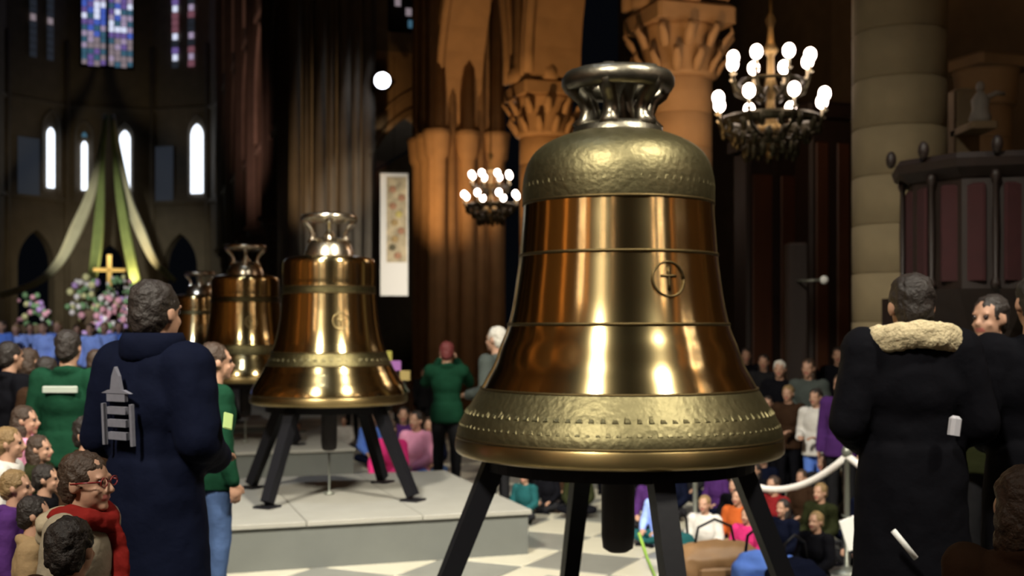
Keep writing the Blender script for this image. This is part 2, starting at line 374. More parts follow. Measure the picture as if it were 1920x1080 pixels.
# apse: five-sided, with openings
AP = [(-8.2, 90.5), (-7.3, 94.5), (-3.2, 97.5), (3.2, 97.5), (7.3, 94.5), (8.2, 90.5)]
apse = link('wall_far', None, rotz=NAVE); struct(apse)
def facet(a, b):
    d = Vector((b[0]-a[0], b[1]-a[1], 0)); L = d.length; d.normalize()
    n = Vector((-d.y, d.x, 0)); m = Matrix.Identity(4)
    for i in range(3): m[i][0] = d[i]; m[i][1] = n[i]; m[i][3] = (a[0], a[1], 0)[i]
    return m, L
def glazed_lancet(parent, x, z0, z1, w, mk, th=.12):
    pts = [(x - w, z0)] + [(x + u, v) for u, v in arch(w, z1 - 1.7 * w, 5)] + [(x + w, z0)]
    return G().prism(pts, -.12, -.02).obj('pane', M[mk], parent)
for i, (a, b) in enumerate(zip(AP, AP[1:])):
    mloc, L = facet(a, b)
    c = L / 2
    # three storeys in one joined mesh of this face
    g = G()
    if i == 2:
        parts = [(0, c - 1.1, None), (c - 1.1, c + 1.1, 1.0), (c + 1.1, L, None)]
    elif i in (1, 3): parts = [(0, .8, None), (.8, L - .9, 1.25), (L - .9, L, None)]
    else: parts = [(0, L, None)]
    for x0, x1, ww_ in parts:
        if ww_ is None: g.box((x0, 0, 0), (x1, .8, 12))
        else: q = pierced(x0, x1, 0, 12, (x1 - x0) / 2 * .92, 0, 6.6, .8); g.add(q.v, q.f)
    g.box((0, 0, 12), (L, .8, 30)); g.box((-.05, -.15, 11.6), (L + .05, 0, 11.9)); g.box((-.05, -.15, 18.9), (L + .05, 0, 19.2))
    me = g.obj('apse_storeys', M['stone3'], None); me.parent = apse; me.matrix_local = mloc
    for x in (0, L): 
        q = G().tube([(x, -.1, 0), (x, -.1, 24)], .2, 6).obj('apse_shaft', M['stone3'], apse, True); q.matrix_local = mloc
    if i == 2:
        wo = link('window_2', None, parent=None); struct(wo)
        wo.matrix_world = Matrix.Rotation(NAVE, 4, 'Z') @ mloc
        # gallery slits (daylight) and the coloured clerestory lights above
        for xx, z0, z1, w_, mk in ((c - 1.9, 12.6, 16.4, .22, 'window_white'), (c - 1.9, 16.75, 17.1, .2, 'glass5'), (c + 1.1, 12.6, 17.4, .4, 'window_white')):
            glazed_lancet(wo, xx, z0, z1, w_, mk)
        for xx in (c - 1.9, c + 1.1):
            G().tube([(xx + u, -.1, v) for u, v in [(-.62, 12.3)] + arch(.62, 16.9, 5) + [(.62, 12.3)]], .09, 5).obj('window_frame', M['stone3'], wo)
        for li in range(2):
            x0 = c - 2.15 + li * 2.0
            G().box((x0 - .1, -.1, 22.2), (x0 + 1.95, -.02, 28.6)).obj('glass_ground', M['lead'], wo)
            for r_ in range(13):
                for k in range(4):
                    edge = r_ == 0
                    mk = rg.choice(['glass6', 'glass2', 'glass6', 'glass1', 'glass5'] if r_ < 5 else ['glass0', 'glass0', 'glass1', 'glass3', 'glass2', 'glass5'])
                    pane(wo, x0 + .25 + k * .46, -.1, 22.55 + r_ * .46 + (.1 if k in (0, 3) and edge else 0), mk, 1.4 - .2 * (k in (0, 3)), .95)
            for rr in range(7): pass
    if i in (1, 3):
        wo = link('window_3' if i == 3 else 'window_4', None); struct(wo); wo.matrix_world = Matrix.Rotation(NAVE, 4, 'Z') @ mloc
        if i == 3: slits = [(L * .80, 12.4, 17.8, .52, 'window_white')]; pan = (.3, 1.9)
        else: slits = [(L * .72, 12.6, 17.2, .30, 'window_white')]; pan = (.9, 2.7)
        for xx, z0, z1, w_, mk in slits: glazed_lancet(wo, xx, z0, z1, w_, mk)
        xx = slits[0][0]
        G().tube([(xx + u, -.1, v) for u, v in [(-.75, 12.2)] + arch(.75, 17.2, 5) + [(.75, 12.2)]], .09, 5).obj('window_frame', M['stone3'], wo)
        G().box((pan[0], -.1, 11.9), (pan[1], -.03, 16.2)).obj('pane', M['window_dim'], wo)
        for k in range(2):
            for r_ in range(11):
                x0 = L * .42 + k * 1.45
                br = r_ in (1, 4, 8) if i == 3 else r_ in (5, 9)
                mk = ('glass3' if br and k == 0 else 'glass2' if br else rg.choice(('glass1', 'window_dim', 'glass4'))) if i == 3 else ('glass6' if br else 'window_dim')
                pane(wo, x0, -.1, 22.6 + r_ * .55, mk, 1.9 if not br else 1.5, 1.1)

# ---------------------------------------------------------------- columns
leaf = G(); leaf.tube([(0, 0, 0), (0, -.06, .12), (0, -.15, .22), (0, -.13, .30)], [.05, .07, .05, .03], 6, flat=(1.2, .5))
leafm = leaf.mesh('capital_leaf', True)
drum_cache = {}
def column(s, t, r=.49, h=5.66, cap=1.05, mk='stone', leaves=True, shafts=3, top=30, name='column', cw=.73):
    o = link(name, None, loc=P(s, t), rotz=NAVE); struct(o)
    m_ = M[mk]
    key = (r, mk)
    if key not in drum_cache:
        g = G().lathe([(r - .012, 0), (r, .012), (r, .50), (r - .012, .512)], 20); me = g.mesh('drum', True); me.materials.append(m_)
        b = G().lathe([(r * 1.5, 0), (r * 1.5, .25), (r * 1.3, .32), (r * 1.32, .42), (r * 1.1, .5), (r, .54)], 8); bm_ = b.mesh('base'); bm_.materials.append(m_)
        drum_cache[key] = (me, bm_)
    me, bm_ = drum_cache[key]
    link('base', bm_, None, o)
    n = int(round((h - .54) / .512))
    for k in range(n):
        d = link('drum', me, None, o, (0, 0, .54 + k * (h - .54) / n)); d.scale = (1, 1, (h - .54) / n / .512)
    cp = G().lathe([(r, h), (r + .08, h + .04), (r + .06, h + .1), (cw * .86, h + cap * .68), (cw * .9, h + cap * .74)], 20).obj('capital', m_, o, True)
    G().bev((-cw, -cw, h + cap * .74), (cw, cw, h + cap), .05).obj('abacus', m_, o)
    if leaves:
        if not leafm.materials: leafm.materials.append(M['stone'])
        for row in range(2):
            for k in range(12):
                a = 2 * PI * (k + .5 * row) / 12; rr = r + .06 + row * .10
                l = link('capital_leaf', leafm, None, cp, (rr * math.sin(a), -rr * math.cos(a), h + .06 + row * .34)); l.rotation_euler = (0, 0, a); l.scale = (1.05, 1.1, 1.1)
    sgn = -1 if t > 0 else 1
    if shafts:
        if mk == 'stone3': sgn *= 1.25
        for k, (dx, dy, rr) in enumerate(((sgn * .52, 0, .15), (sgn * .40, -.30, .12), (sgn * .40, .30, .12), (sgn * .1, -.5, .11), (sgn * .1, .5, .11))[:shafts]):
            if mk == 'stone3': rr *= 1.9
            G().lathe([(rr * 1.6, h + cap), (rr * 1.6, h + cap + .2), (rr, h + cap + .3), (rr, top)], 8, (dx, dy, 0)).obj('shaft', m_, o, True)
    return o
for s in SC[:-1]:
    vis = s in (10.55, 15.7, 21.4)
    column(s, 8, mk='stone_shaded' if s == 10.55 else 'stone', leaves=vis, shafts=5, top=24, cw=.63)
    column(s, -8, leaves=False, shafts=3, top=24)
for s in (5.2, 10.9, 15.7, 21.4, 26.6):
    column(s, 13.6, .4, 5.6, .8, 'stone2', False, 0, cw=.6)
def cluster(s, t, w_, top, mk, r=.17, name='column', base=.5, n=5, capz=None):
    """compound pier of clustered shafts"""
    o = link(name, None, loc=P(s, t), rotz=NAVE); struct(o); m_ = M[mk]
    G().bev((-w_*.8, -w_*.8, 0), (w_*.8, w_*.8, top), .1).obj('core', m_, o)
    G().bev((-w_ - .25, -w_ - .25, 0), (w_ + .25, w_ + .25, base), .12).obj('base', m_, o)
    for sx, sy in ((1, 0), (-1, 0), (0, 1), (0, -1)):
        for k in range(n):
            u = (k - (n - 1) / 2) / ((n - 1) / 2) * w_ * .86
            off = w_ * .82 + (.10 if k % 2 == 0 else 0)
            rr = r * (1.25 if k % 2 == 0 else .8)
            x, y = (sx * off, u) if sx else (u, sy * off)
            G().lathe([(rr * 1.6, base), (rr * 1.6, base + .2), (rr, base + .3)] + ([(rr, capz), (rr * 1.35, capz + .1), (rr * 1.6, capz + .55), (rr * 1.8, capz + .7), (rr, capz + .75)] if capz and k % 2 == 0 else []) + [(rr, top)], 8, (x, y, 0)).obj('shaft', m_, o, True)
    return o
cluster(27.9, 8.15, .85, 27, 'stone', .15, capz=6.0)
cluster(27.8, -8, 1.0, 27, 'stone', .15, capz=6.0)
cluster(46, 8, 1.65, 27, 'stone3', .20, n=7)
cluster(46, -8, 1.65, 27, 'stone3', .20, n=7)
for s in CC[1:]:
    for t in (8, -8):
        if s > 89: continue
        column(s, t, .6, 6.1, 1.1, 'stone3', False, 3, 25, cw=.85)

# ---------------------------------------------------------------- platforms under the bells
PF = math.radians(18.4)
def platform(x, y, half, rot, label, h=.40):
    o = thing('display_platform', label, 'platform', (x, y, 0), rot, 'low square platforms carrying the bells')
    G().box((-half + .03, -half + .03, 0), (half - .03, half - .03, h - .04)).obj('skirt', M['deck_face'], o)
    nb = 3; st = 2 * half / nb
    me = G().bev((.003, -half, h - .04), (st - .003, half, h), .006).mesh('deck_board'); me.materials.append(M['deck'])
    for k in range(nb): link('deck_board', me, None, o, (-half + k * st, 0, 0))
    return o
platform(.56, 6.2, 1.10, math.radians(12 + 45), 'grey platform just under the largest nearest bell')
platform(-1.715, 11.39, 1.5, PF, 'grey platform under the second bell, its front side facing the camera')
platform(-3.75, 16.5, 1.32, PF, 'grey platform under the third bell, behind the second one')
platform(-5.35, 20.1, 1.15, PF, 'grey platform under the fourth bell, farthest of the row')

# ---------------------------------------------------------------- bells
PROF = [(.80, 0), (.848, .012), (.860, .04), (.857, .085), (.850, .10), (.842, .146), (.812, .21), (.782, .255), (.735, .33), (.722, .35),
        (.690, .41), (.652, .48), (.620, .575), (.597, .63), (.580, .68), (.558, .77), (.542, .87), (.527, .98), (.520, 1.04), (.512, 1.15), (.504, 1.25), (.501, 1.31),
        (.503, 1.34), (.502, 1.40), (.496, 1.455), (.478, 1.52), (.445, 1.575), (.40, 1.615), (.34, 1.648), (.27, 1.675), (.20, 1.69), (.0, 1.70)]
PROF_BIG = list(PROF)
PROF_SMALL = [p for p in PROF if p[1] < 1.40] + [(.503, 1.40), (.502, 1.50), (.494, 1.55), (.468, 1.580), (.40, 1.598), (.30, 1.612), (.20, 1.62), (0, 1.62)]
def sect(z0, z1, out=0.0):
    pts = []
    def at(z):
        for (ra, za), (rb, zb) in zip(PROF, PROF[1:]):
            if za <= z <= zb: return ra + (rb - ra) * (z - za) / max(1e-6, zb - za)
    pts = [(at(z0) + out, z0)] + [(r + out, z) for r, z in PROF if z0 < z < z1] + [(at(z1) + out, z1)]
    return pts
def smooth_prof(p, n=3):
    """Catmull-Rom resampling of a profile"""
    q = []
    for i in range(len(p) - 1):
        a, b, c, d = p[max(i-1, 0)], p[i], p[i+1], p[min(i+2, len(p)-1)]
        for k in range(n):
            t = k / n; q.append(tuple(.5 * (2*b[j] + (c[j]-a[j])*t + (2*a[j]-5*b[j]+4*c[j]-d[j])*t*t + (3*b[j]-a[j]-3*c[j]+d[j])*t**3) for j in (0, 1)))
    return q + [p[-1]]
def bell(x, y, zr, k, label, style, rot=0.0):
    o = thing('bell', label, 'bell', (x, y, zr), rot, 'large bronze bells in a row down the nave')
    o.scale = (k, k, k)
    PIECES = {}
    def piece(name, prof, m_): 
        PIECES[name] = G().lathe(smooth_prof(prof), 128, caps=False).obj(name, m_, o, True); return PIECES[name]
    big = style == 'big'
    PROF[:] = PROF_BIG if big else PROF_SMALL
    piece('lip', sect(0, .10), M['bronze_lip'])
    G().lathe([(.80, 0), (.74, .015), (.70, .10), (.60, .35), (.52, .60), (.47, 1.0), (.44, 1.4), (.3, 1.6), (0, 1.62)], 96, caps=False).obj('inner_wall', M['bronze_band'], o, True)
    if big:
        piece('inscription_band', sect(.10, .345, .002), M['bronze_band'])
        piece('waist', sect(.345, 1.31), M['bronze'])
        piece('shoulder', sect(1.31, 1.70, .003), M['bronze_band'])
        lines = (.10, .345, .68, 1.04, 1.31)
    else:
        piece('inscription_band', sect(.10, .42), M['bronze'])
        piece('lower_band', sect(.42, .56, .002), M['band_olive'])
        piece('waist', sect(.56, 1.20), M['bronze'])
        piece('upper_band', sect(1.20, 1.27, .004), M['band_olive'])
        piece('shoulder', sect(1.27, 1.62), M['bronze'])
        lines = (.10, .42, .56, 1.20, 1.27)
    for z in lines:
        r = sect(z, z + .01)[0][0]
        G().lathe([(r - .01, z - .009), (r + .004, z - .008), (r + .006, z), (r + .004, z + .008), (r - .01, z + .009)], 96, caps=False).obj('moulding_ring', M['bronze_line'], PIECES['waist'], True)
    # raised ornament frieze on the shoulder and the lower band
    g = G(); rl = random.Random(5)
    rows = ((1.40, 70, .013), (.235, 90, .016), (.17, 110, .011)) if big else ((.49, 50, .016),)
    for z, n, h in rows:
        (r0, z0), (r1, z1) = sect(z - h, z + h)[0], sect(z - h, z + h)[-1]
        for i in range(n):
            a = 2 * PI * i / n; da = 2 * PI / n * (.25 + .12 * rl.random()); q = []
            hh = h * (.7 + .6 * rl.random())
            for aa, rr, zz in ((a - da, r0, z - h), (a + da, r0, z - h), (a + da * .6, r1, z + hh), (a - da * .6, r1, z + hh)):
                q.append(((rr + .001) * math.cos(aa), (rr + .001) * math.sin(aa), zz))
            for aa, rr, zz in ((a - da * .6, r0, z - h * .6), (a + da * .6, r0, z - h * .6), (a + da * .4, r1, z + hh * .6), (a - da * .4, r1, z + hh * .6)):
                q.append(((rr + .0045) * math.cos(aa), (rr + .0045) * math.sin(aa), zz))
            g.add(q, [(4,5,6,7),(0,1,5,4),(1,2,6,5),(2,3,7,6),(3,0,4,7)])
    fr = g.obj('relief_frieze', M['bronze_band'], PIECES['inscription_band']); fr['kind'] = 'stuff'
    # medallion on the waist, towards the camera right
    a = math.radians(-68) - rot; r = .532; g = G()
    pts = []
    for i in range(25):
        th = 2 * PI * i / 24; zz = .90 + .085 * math.sin(th); aa = a + .085 * math.cos(th) / r
        rr = sect(zz, zz + .01)[0][0] + .003; pts.append((rr * math.cos(aa), rr * math.sin(aa), zz))
    g.tube(pts, .0065, 5)
    for (u0, v0, u1, v1) in ((0, -.055, 0, .06), (-.04, .015, .04, .015)):
        L = []
        for q in range(5):
            u, v = u0 + (u1-u0)*q/4, v0 + (v1-v0)*q/4; zz = .90 + v; aa = a + u / r; rr = sect(zz, zz+.01)[0][0] + .003
            L.append((rr * math.cos(aa), rr * math.sin(aa), zz))
        g.tube(L, .008, 5)
    g.obj('medallion', M['bronze_line'] if big else M['bronze_lip'], PIECES['waist'], True)
    # crown: six canons bending out to a ring, a king post
    cm = M['crown_dark'] if big else M['crown_bright']
    if big:
        R1, zt = .255, 1.955
        G().tube([(R1 * math.cos(2*PI*i/32), R1 * math.sin(2*PI*i/32), zt) for i in range(33)], .05, 10, False, flat=(.9, 1.1)).obj('crown_ring', cm, o, True)
        G().lathe([(.11, 1.68), (.10, 1.75), (.075, 1.86), (.10, 1.93), (.12, 2.0), (.10, 2.03), (0, 2.035)], 20, caps=False).obj('king_post', cm, o, True)
        G().lathe([(.24, 1.67), (.235, 1.71), (.20, 1.735), (.0, 1.74)], 32, caps=False).obj('crown_plate', cm, o, True)
        L = [(.205, 1.70, .055), (.17, 1.75, .045), (.165, 1.80, .038), (.19, 1.86, .038), (.235, 1.90, .042), (.255, 1.94, .045), (.235, 1.985, .04), (.16, 2.0, .038), (.08, 1.985, .035)]
    else:
        R1, zt = .27, 2.03
        G().tube([(R1 * math.cos(2*PI*i/32), R1 * math.sin(2*PI*i/32), zt) for i in range(33)], .038, 10, False).obj('crown_ring', cm, o, True)
        G().lathe([(.10, 1.70), (.075, 1.82), (.03, 1.88), (.025, 1.97), (.05, 2.02), (.05, 2.06), (0, 2.065)], 20, caps=False).obj('king_post', cm, o, True)
        G().lathe([(.275, 1.60), (.262, 1.66), (.235, 1.73), (.195, 1.785), (.12, 1.81), (.0, 1.815)], 32, caps=False).obj('crown_plate', cm, o, True)
        L = [(.205, 1.74, .045), (.175, 1.80, .032), (.175, 1.85, .026), (.21, 1.92, .026), (.255, 1.97, .030), (.28, 2.01, .032), (.265, 2.045, .030), (.17, 2.05, .024), (.06, 2.04, .022)]
    for i in range(6 if big else 4):
        aa = 2 * PI * i / (6 if big else 4) + (math.radians(12) if big else -math.atan2(x, y))
        G().tube([(r * math.cos(aa), r * math.sin(aa), z) for r, z, _ in L], [q[2] for q in L], 8).obj('canon', cm, o, True)
    # clapper
    c = G().lathe([(.02, 1.6), (.03, 1.0), (.05, .4), (.085, .2), (.088, 0), (.088, -.43), (.08, -.50), (.05, -.52), (0, -.525)], 20, caps=False)
    c.obj('clapper', M['clapper'], o, True)
    return o
def stand(x, y, zr, k, rot, rt, rb, base, label, rod=True):
    o = thing('bell_stand', label, 'stand', (x, y, 0), rot, 'black four legged stands under the bells')
    R = rt
    G().lathe([(R - .05, zr - .07), (R + .05, zr - .07), (R + .05, zr - .002), (R - .05, zr - .002), (R - .05, zr - .07)], 48, caps=False).obj('top_ring', M['black_steel'], o)
    for i in range(4):
        a = PI / 2 * i
        l = G(); l.tube([(rt * math.cos(a), rt * math.sin(a), zr - .02), (rb * math.cos(a), rb * math.sin(a), base + .045)], [.074, .066], 4)
        l.obj('leg', M['black_steel'], o)
        G().box((rb * math.cos(a) - .09, rb * math.sin(a) - .09, base), (rb * math.cos(a) + .09, rb * math.sin(a) + .09, base + .02)).obj('foot_plate', M['black_steel'], o)
    if rod: G().lathe([(.05, base), (.05, base + .02), (.009, base + .03), (.009, zr - .55 * k)], 10).obj('prop_rod', M['post'], o, True)
    return o
bell(.56, 6.2, 1.365, 1.0, 'largest bronze bell in the foreground with a dark olive shoulder and lower band', 'big')
stand(.56, 6.2, 1.365, 1.0, math.radians(12), .66, 1.03, .40, 'black steel stand carrying the largest nearest bell', False)
K2 = .885
bell(-1.775, 11.39, 1.285, K2, 'polished golden bell second in the row, standing clear on its own platform', 'second')
stand(-1.775, 11.39, 1.285, K2, math.radians(-26.6), .56, .95, .40, 'black steel stand with thin rod under the second bell')
bell(-3.75, 16.5, 1.25, .93, 'third bell, half covered by the second bell left edge', 'third')
stand(-3.75, 16.5, 1.25, .93, math.radians(-26.6), .58, .9, .40, 'black stand below the third bell, seen under the second bell')
bell(-5.35, 20.1, 1.22, .84, 'fourth bell, farthest one beside the head of the man in navy', 'fourth')
stand(-5.35, 20.1, 1.22, .84, math.radians(-26.6), .52, .82, .40, 'black stand below the farthest bell, mostly covered')

# ---------------------------------------------------------------- chandeliers
bulbm = G().ball((0, 0, 0), (.076, .076, .090), 14, 10).mesh('bulb', True); bulbm.materials.append(M['bulb'])
candm = G().lathe([(.018, -.16), (.018, 0)], 8).lathe([(.02, -.17), (.045, -.15), (.045, -.14), (.02, -.165)], 8).mesh('candle', True); candm.materials.append(M['candle'])
def chandelier(loc, k, label, phase=13):
    o = thing('chandelier', label, 'chandelier', loc, 0, 'branched chandeliers hanging between the columns'); o.scale = (k, k, k)
    # origin: level of the lower bulbs
    G().lathe([(.03, -.75), (.09, -.66), (.05, -.58), (.16, -.5), (.22, -.38), (.08, -.25), (.05, 0), (.09, .15), (.05, .3), (.04, .55), (.1, .62), (.05, .72), (.03, .9), (.07, 1.0), (.02, 1.1), (.015, 2.0)], 12).obj('stem', M['brass'], o, True)
    G().lathe([(.008, 1.9), (.008, 26 - loc[2] - 1)], 6).obj('hanging_rod', M['iron'], o)
    G().tube([(.60 * math.cos(2*PI*i/32), .60 * math.sin(2*PI*i/32), -.28) for i in range(33)], .035, 6, False, flat=(.8, 1.8)).obj('lower_hoop', M['iron'], o)
    G().tube([(.40 * math.cos(2*PI*i/32), .40 * math.sin(2*PI*i/32), .22) for i in range(33)], .022, 6, False).obj('upper_hoop', M['iron'], o)
    G().tube([(.30 * math.cos(2*PI*i/32), .30 * math.sin(2*PI*i/32), -.55) for i in range(33)], .03, 6, False, flat=(.8, 1.5)).obj('basket_hoop', M['iron'], o)
    for tier, (rr, z, ph) in enumerate(((.70, 0, phase - 2), (.51, .51, phase))):
        for i in range(8):
            a = math.radians(ph + 45 * i); c, s_ = math.cos(a), math.sin(a)
            z0 = -.35 if tier == 0 else .15
            pts = [(.10, z0), (.25, z0 - .14), (rr * .62, z0 - .12), (rr * .9, z0 - .04), (rr, z0 + .10), (rr, z - .17)]
            arm = G().tube([(r * c, r * s_, q) for r, q in pts], [.022, .03, .028, .024, .02, .016], 6).obj('arm', M['iron'], o, True)
            link('candle', candm, None, arm, (rr * c, rr * s_, z - .06))
            link('bulb', bulbm, None, arm, (rr * c, rr * s_, z))
    # leaf work
    g = G(); rl = random.Random(2)
    for i in range(48):
        a = 2 * PI * i / 48; r = (.60, .46, .32)[i % 3]; z = (-.36, -.5, -.66)[i % 3]
        g.ball((r * math.cos(a), r * math.sin(a), z + rl.uniform(-.03, .03)), (.05, .05, .10), 6, 4)
    q = g.obj('leaf_work', M['iron'], o, True); q['kind'] = 'stuff'
    light('POINT', 'chandelier_glow', Vector(loc) + Vector((0, 0, .95 * k)), 22 * k, (1, .56, .26), shadow_soft_size=.25)
    return o
c1 = W(1445, 187, 14.9); c2 = W(920, 366, 25.6)
chandelier(c1, 1.0, 'large lit chandelier at upper right of the biggest bell')
chandelier(c2, .86, 'smaller lit chandelier just left of the biggest bell', 20)
for s, t in ((2, 7.6), (-5, 7.6), (-11, 7.6), (1, -7.6), (-6, -7.6), (-12, -7.6)):
    chandelier(P(s, t, 4.9), 1.0, 'lit chandelier behind the viewer, on the %s side of the nave' % ('right' if t > 0 else 'left'))
# white spotlight high in the transept
o = thing('spotlight', 'round white glowing lamp high on the transept arch', 'lamp', W(717, 151, 44.5))
G().ball((0, 0, 0), .30, 16, 10).obj('lens', M['lampball'], o, True)
G().tube([(0, .2, 0), (0, .7, .1), (.3, 1.2, .2)], .09, 8).obj('bracket', M['iron'], o, True)
G().lathe([(.2, -.02), (.36, .1), (.38, .3), (.2, .5)], 16, (0, 0, 0)).obj('housing', M['iron'], o, True).rotation_euler = (-PI / 2, 0, 0)

# ---------------------------------------------------------------- banner in the transept
bl = W(739, 440, 44.0)
o = thing('hanging_banner', 'tall white bordered picture banner hanging in the dark transept arch', 'banner', (bl.x, bl.y, 3.15), math.radians(4))
G().bev((-.52, -.03, 0), (.52, .03, 4.6), .015).obj('banner_sheet', M['banner_white'], o)
g = G(); pic = g.box((-.28, -.05, 1.25), (.47, -.031, 4.45)).obj('picture', M['banner_pic'], o); pic['label'] = 'painted picture strip with small figures'
rb_ = random.Random(9)
for k in range(9):
    c = rb_.choice([(.45,.30,.12),(.70,.62,.42),(.12,.10,.05),(.45,.22,.12),(.62,.50,.15)])
    x = rb_.uniform(-.12, .3); z = 1.5 + k * .31
    G().ball((x, -.055, z), (.14, .012, .13), 8, 5).obj('painted_figure', mat('paint_%s' % 'abcdefghi'[k], c, .7, var=.3), pic, True)
G().tube([(-.6, 0, 4.65), (.6, 0, 4.65)], .04, 6).obj('banner_rod', M['iron'], o)
G().tube([(0, 0, 4.65), (0, 0, 9)], .012, 4).obj('cord', M['iron'], o)

light('SPOT', 'banner_fill', (bl.x + 2.0, bl.y - 6, 3.5), 1500, (1, .92, .8), (bl.x, bl.y, 5.0), spot_size=.85, spot_blend=.4, shadow_soft_size=.1)  # added spot without a fixture, brightens the banner
# ---------------------------------------------------------------- altar: cross, drapes, flowers
ca = W(205, 560, 66)
o = thing('altar_cross', 'golden cross rising above the far altar', 'cross', (ca.x, ca.y, 0), NAVE)
zt, zc, zb = W(0, 477, 66).z, W(0, 506, 66).z, W(0, 566, 66).z
G().bev((-.15, -.10, zb), (.15, .10, zt), .03).obj('upright', M['gold'], o)
G().bev((-.88, -.10, zc - .11), (.88, .10, zc + .11), .03).obj('cross_arm', M['gold'], o)
G().lathe([(1.4, 0), (1.4, 1.6), (1.0, 1.8), (.5, 2.2), (.3, zb), (0, zb)], 12, caps=False).obj('pedestal', M['stone2'], o)
light('SPOT', 'cross_lamp', P(54, -1, 9), 2500, (1, .85, .55), (ca.x, ca.y, 5), spot_size=.25, spot_blend=.6, shadow_soft_size=.2)
def drape(name, label, pts, D0, D1, wpx, mk, grp='long drapes swept down from the apse vault'):
    """band of cloth through picture points, receding from D0 (top) to D1"""
    n = len(pts); C = []
    fine = []
    for i in range(n - 1):
        a, b, c, d = pts[max(i-1,0)], pts[i], pts[i+1], pts[min(i+2, n-1)]
        for k in range(5):
            t = k / 5; fine.append([.5*(2*b[j]+(c[j]-a[j])*t+(2*a[j]-5*b[j]+4*c[j]-d[j])*t*t+(3*b[j]-a[j]-3*c[j]+d[j])*t**3) for j in range(3)])
    fine.append(list(pts[-1])); g = G(); m = len(fine); K = 7; vs = []
    for i, (x, y, wd) in enumerate(fine):
        D = D0 + (D1 - D0) * i / (m - 1); sc_ = D / F
        c = W(x, y, D); nx, ny = fine[min(i+1, m-1)], fine[max(i-1, 0)]
        d = Vector((nx[0] - ny[0], 0, -(nx[1] - ny[1]))).normalized(); side = Vector((d.z, 0, -d.x))
        for k in range(K):
            u = (k / (K - 1) - .5) * wd * sc_
            vs.append(c + side * u + Vector((0, .28 * math.sin(k * 2.6 + i * .15) * wd * sc_, 0)))
    fs = [(i*K+k, i*K+k+1, (i+1)*K+k+1, (i+1)*K+k) for i in range(m - 1) for k in range(K - 1)]
    me = G().add(vs, fs).mesh(name, True); o = link(name, me, M[mk])
    sm = o.modifiers.new('t', 'SOLIDIFY'); sm.thickness = .04
    return tag(o, label, 'drape', grp)
drape('altar_drape', 'brightest pale drape curving far out to the left of the cross', [(196, 215, 8), (185, 300, 10), (168, 370, 17), (143, 430, 22), (112, 490, 18), (70, 530, 14), (0, 555, 12)], 86, 70, 20, 'cloth_ivory')
drape('altar_drape', 'narrow dull green drape hanging just left of the cross', [(200, 215, 6), (192, 300, 8), (188, 380, 14), (182, 460, 18), (172, 530, 16)], 86, 72, 16, 'cloth_green')
drape('altar_drape', 'rose and green drape hanging just right of the cross', [(208, 215, 6), (216, 300, 8), (225, 370, 14), (240, 460, 18), (256, 530, 20)], 86, 72, 18, 'cloth_green')
drape('altar_drape', 'pale drape curving down to the right toward the man in navy', [(212, 215, 6), (226, 300, 9), (240, 372, 14), (262, 430, 18), (290, 490, 14), (330, 528, 10)], 86, 72, 20, 'cloth_ivory')
rf = random.Random(12)
FC = [('pink_petals', (.85, .45, .50)), ('white_petals', (.9, .88, .8)), ('lilac_petals', (.60, .40, .75)), ('yellow_petals', (.75, .75, .35)), ('leaf_green', (.22, .42, .18))]
def bouquet(px, py, D, r, mix, label):
    c = W(px, py, D)
    o = thing('flower_arrangement', label, 'flowers', (c.x, c.y, 0), 0, 'flower arrangements around the altar')
    G().lathe([(.35, 0), (.35, .1), (.12, .2), (.12, c.z - r * 1.3), (.4, c.z - r * .9), (.42, c.z - r * .5), (0, c.z - r * .5)], 10, caps=False).obj('vase_stand', M['stone2'], o, True)
    for ci, (nm, col) in enumerate(FC):
        g = G()
        for k in range(int(26 * mix[ci])):
            d = Vector((rf.gauss(0, 1), rf.gauss(0, .7), rf.gauss(0, 1))).normalized() * r * rf.uniform(.5, 1.05)
            g.ball((d.x, d.y, c.z + d.z), r * rf.uniform(.10, .2), 6, 4)
        if g.v:
            q = g.obj('blooms' if ci < 4 else 'foliage', mat(nm, col, .7), o, True); q['kind'] = 'stuff'
bouquet(212, 590, 44, .75, (1, .7, .3, .3, .3), 'pink and white flowers right below the golden cross')
bouquet(168, 560, 46, .85, (.2, 1, .1, .7, .8), 'white and green tall arrangement left of the golden cross')
bouquet(192, 628, 40, .6, (.4, .4, 1, 0, .3), 'lilac flowers lowest in front of the altar')
bouquet(225, 545, 47, .6, (.1, .6, .1, .2, 1), 'leafy arrangement right beside the cross foot')
bouquet(60, 590, 42, .7, (.5, .2, .2, .1, .9), 'green and rose arrangement at the far left edge')
light('SPOT', 'robe_fill', P(11, -5, 8), 3000, (.8, .88, 1), (-7.4, 20.0, 1.5), spot_size=.45, spot_blend=.5, shadow_soft_size=.2)  # unseen fill spot, added to brighten the blue robed row
light('SPOT', 'flower_fill', P(30, -4, 8), 9000, (.95, .9, .95), P(46, 0, 2.4), spot_size=.42, spot_blend=.7, shadow_soft_size=.3)  # unseen fill spot, added to light up the altar flowers

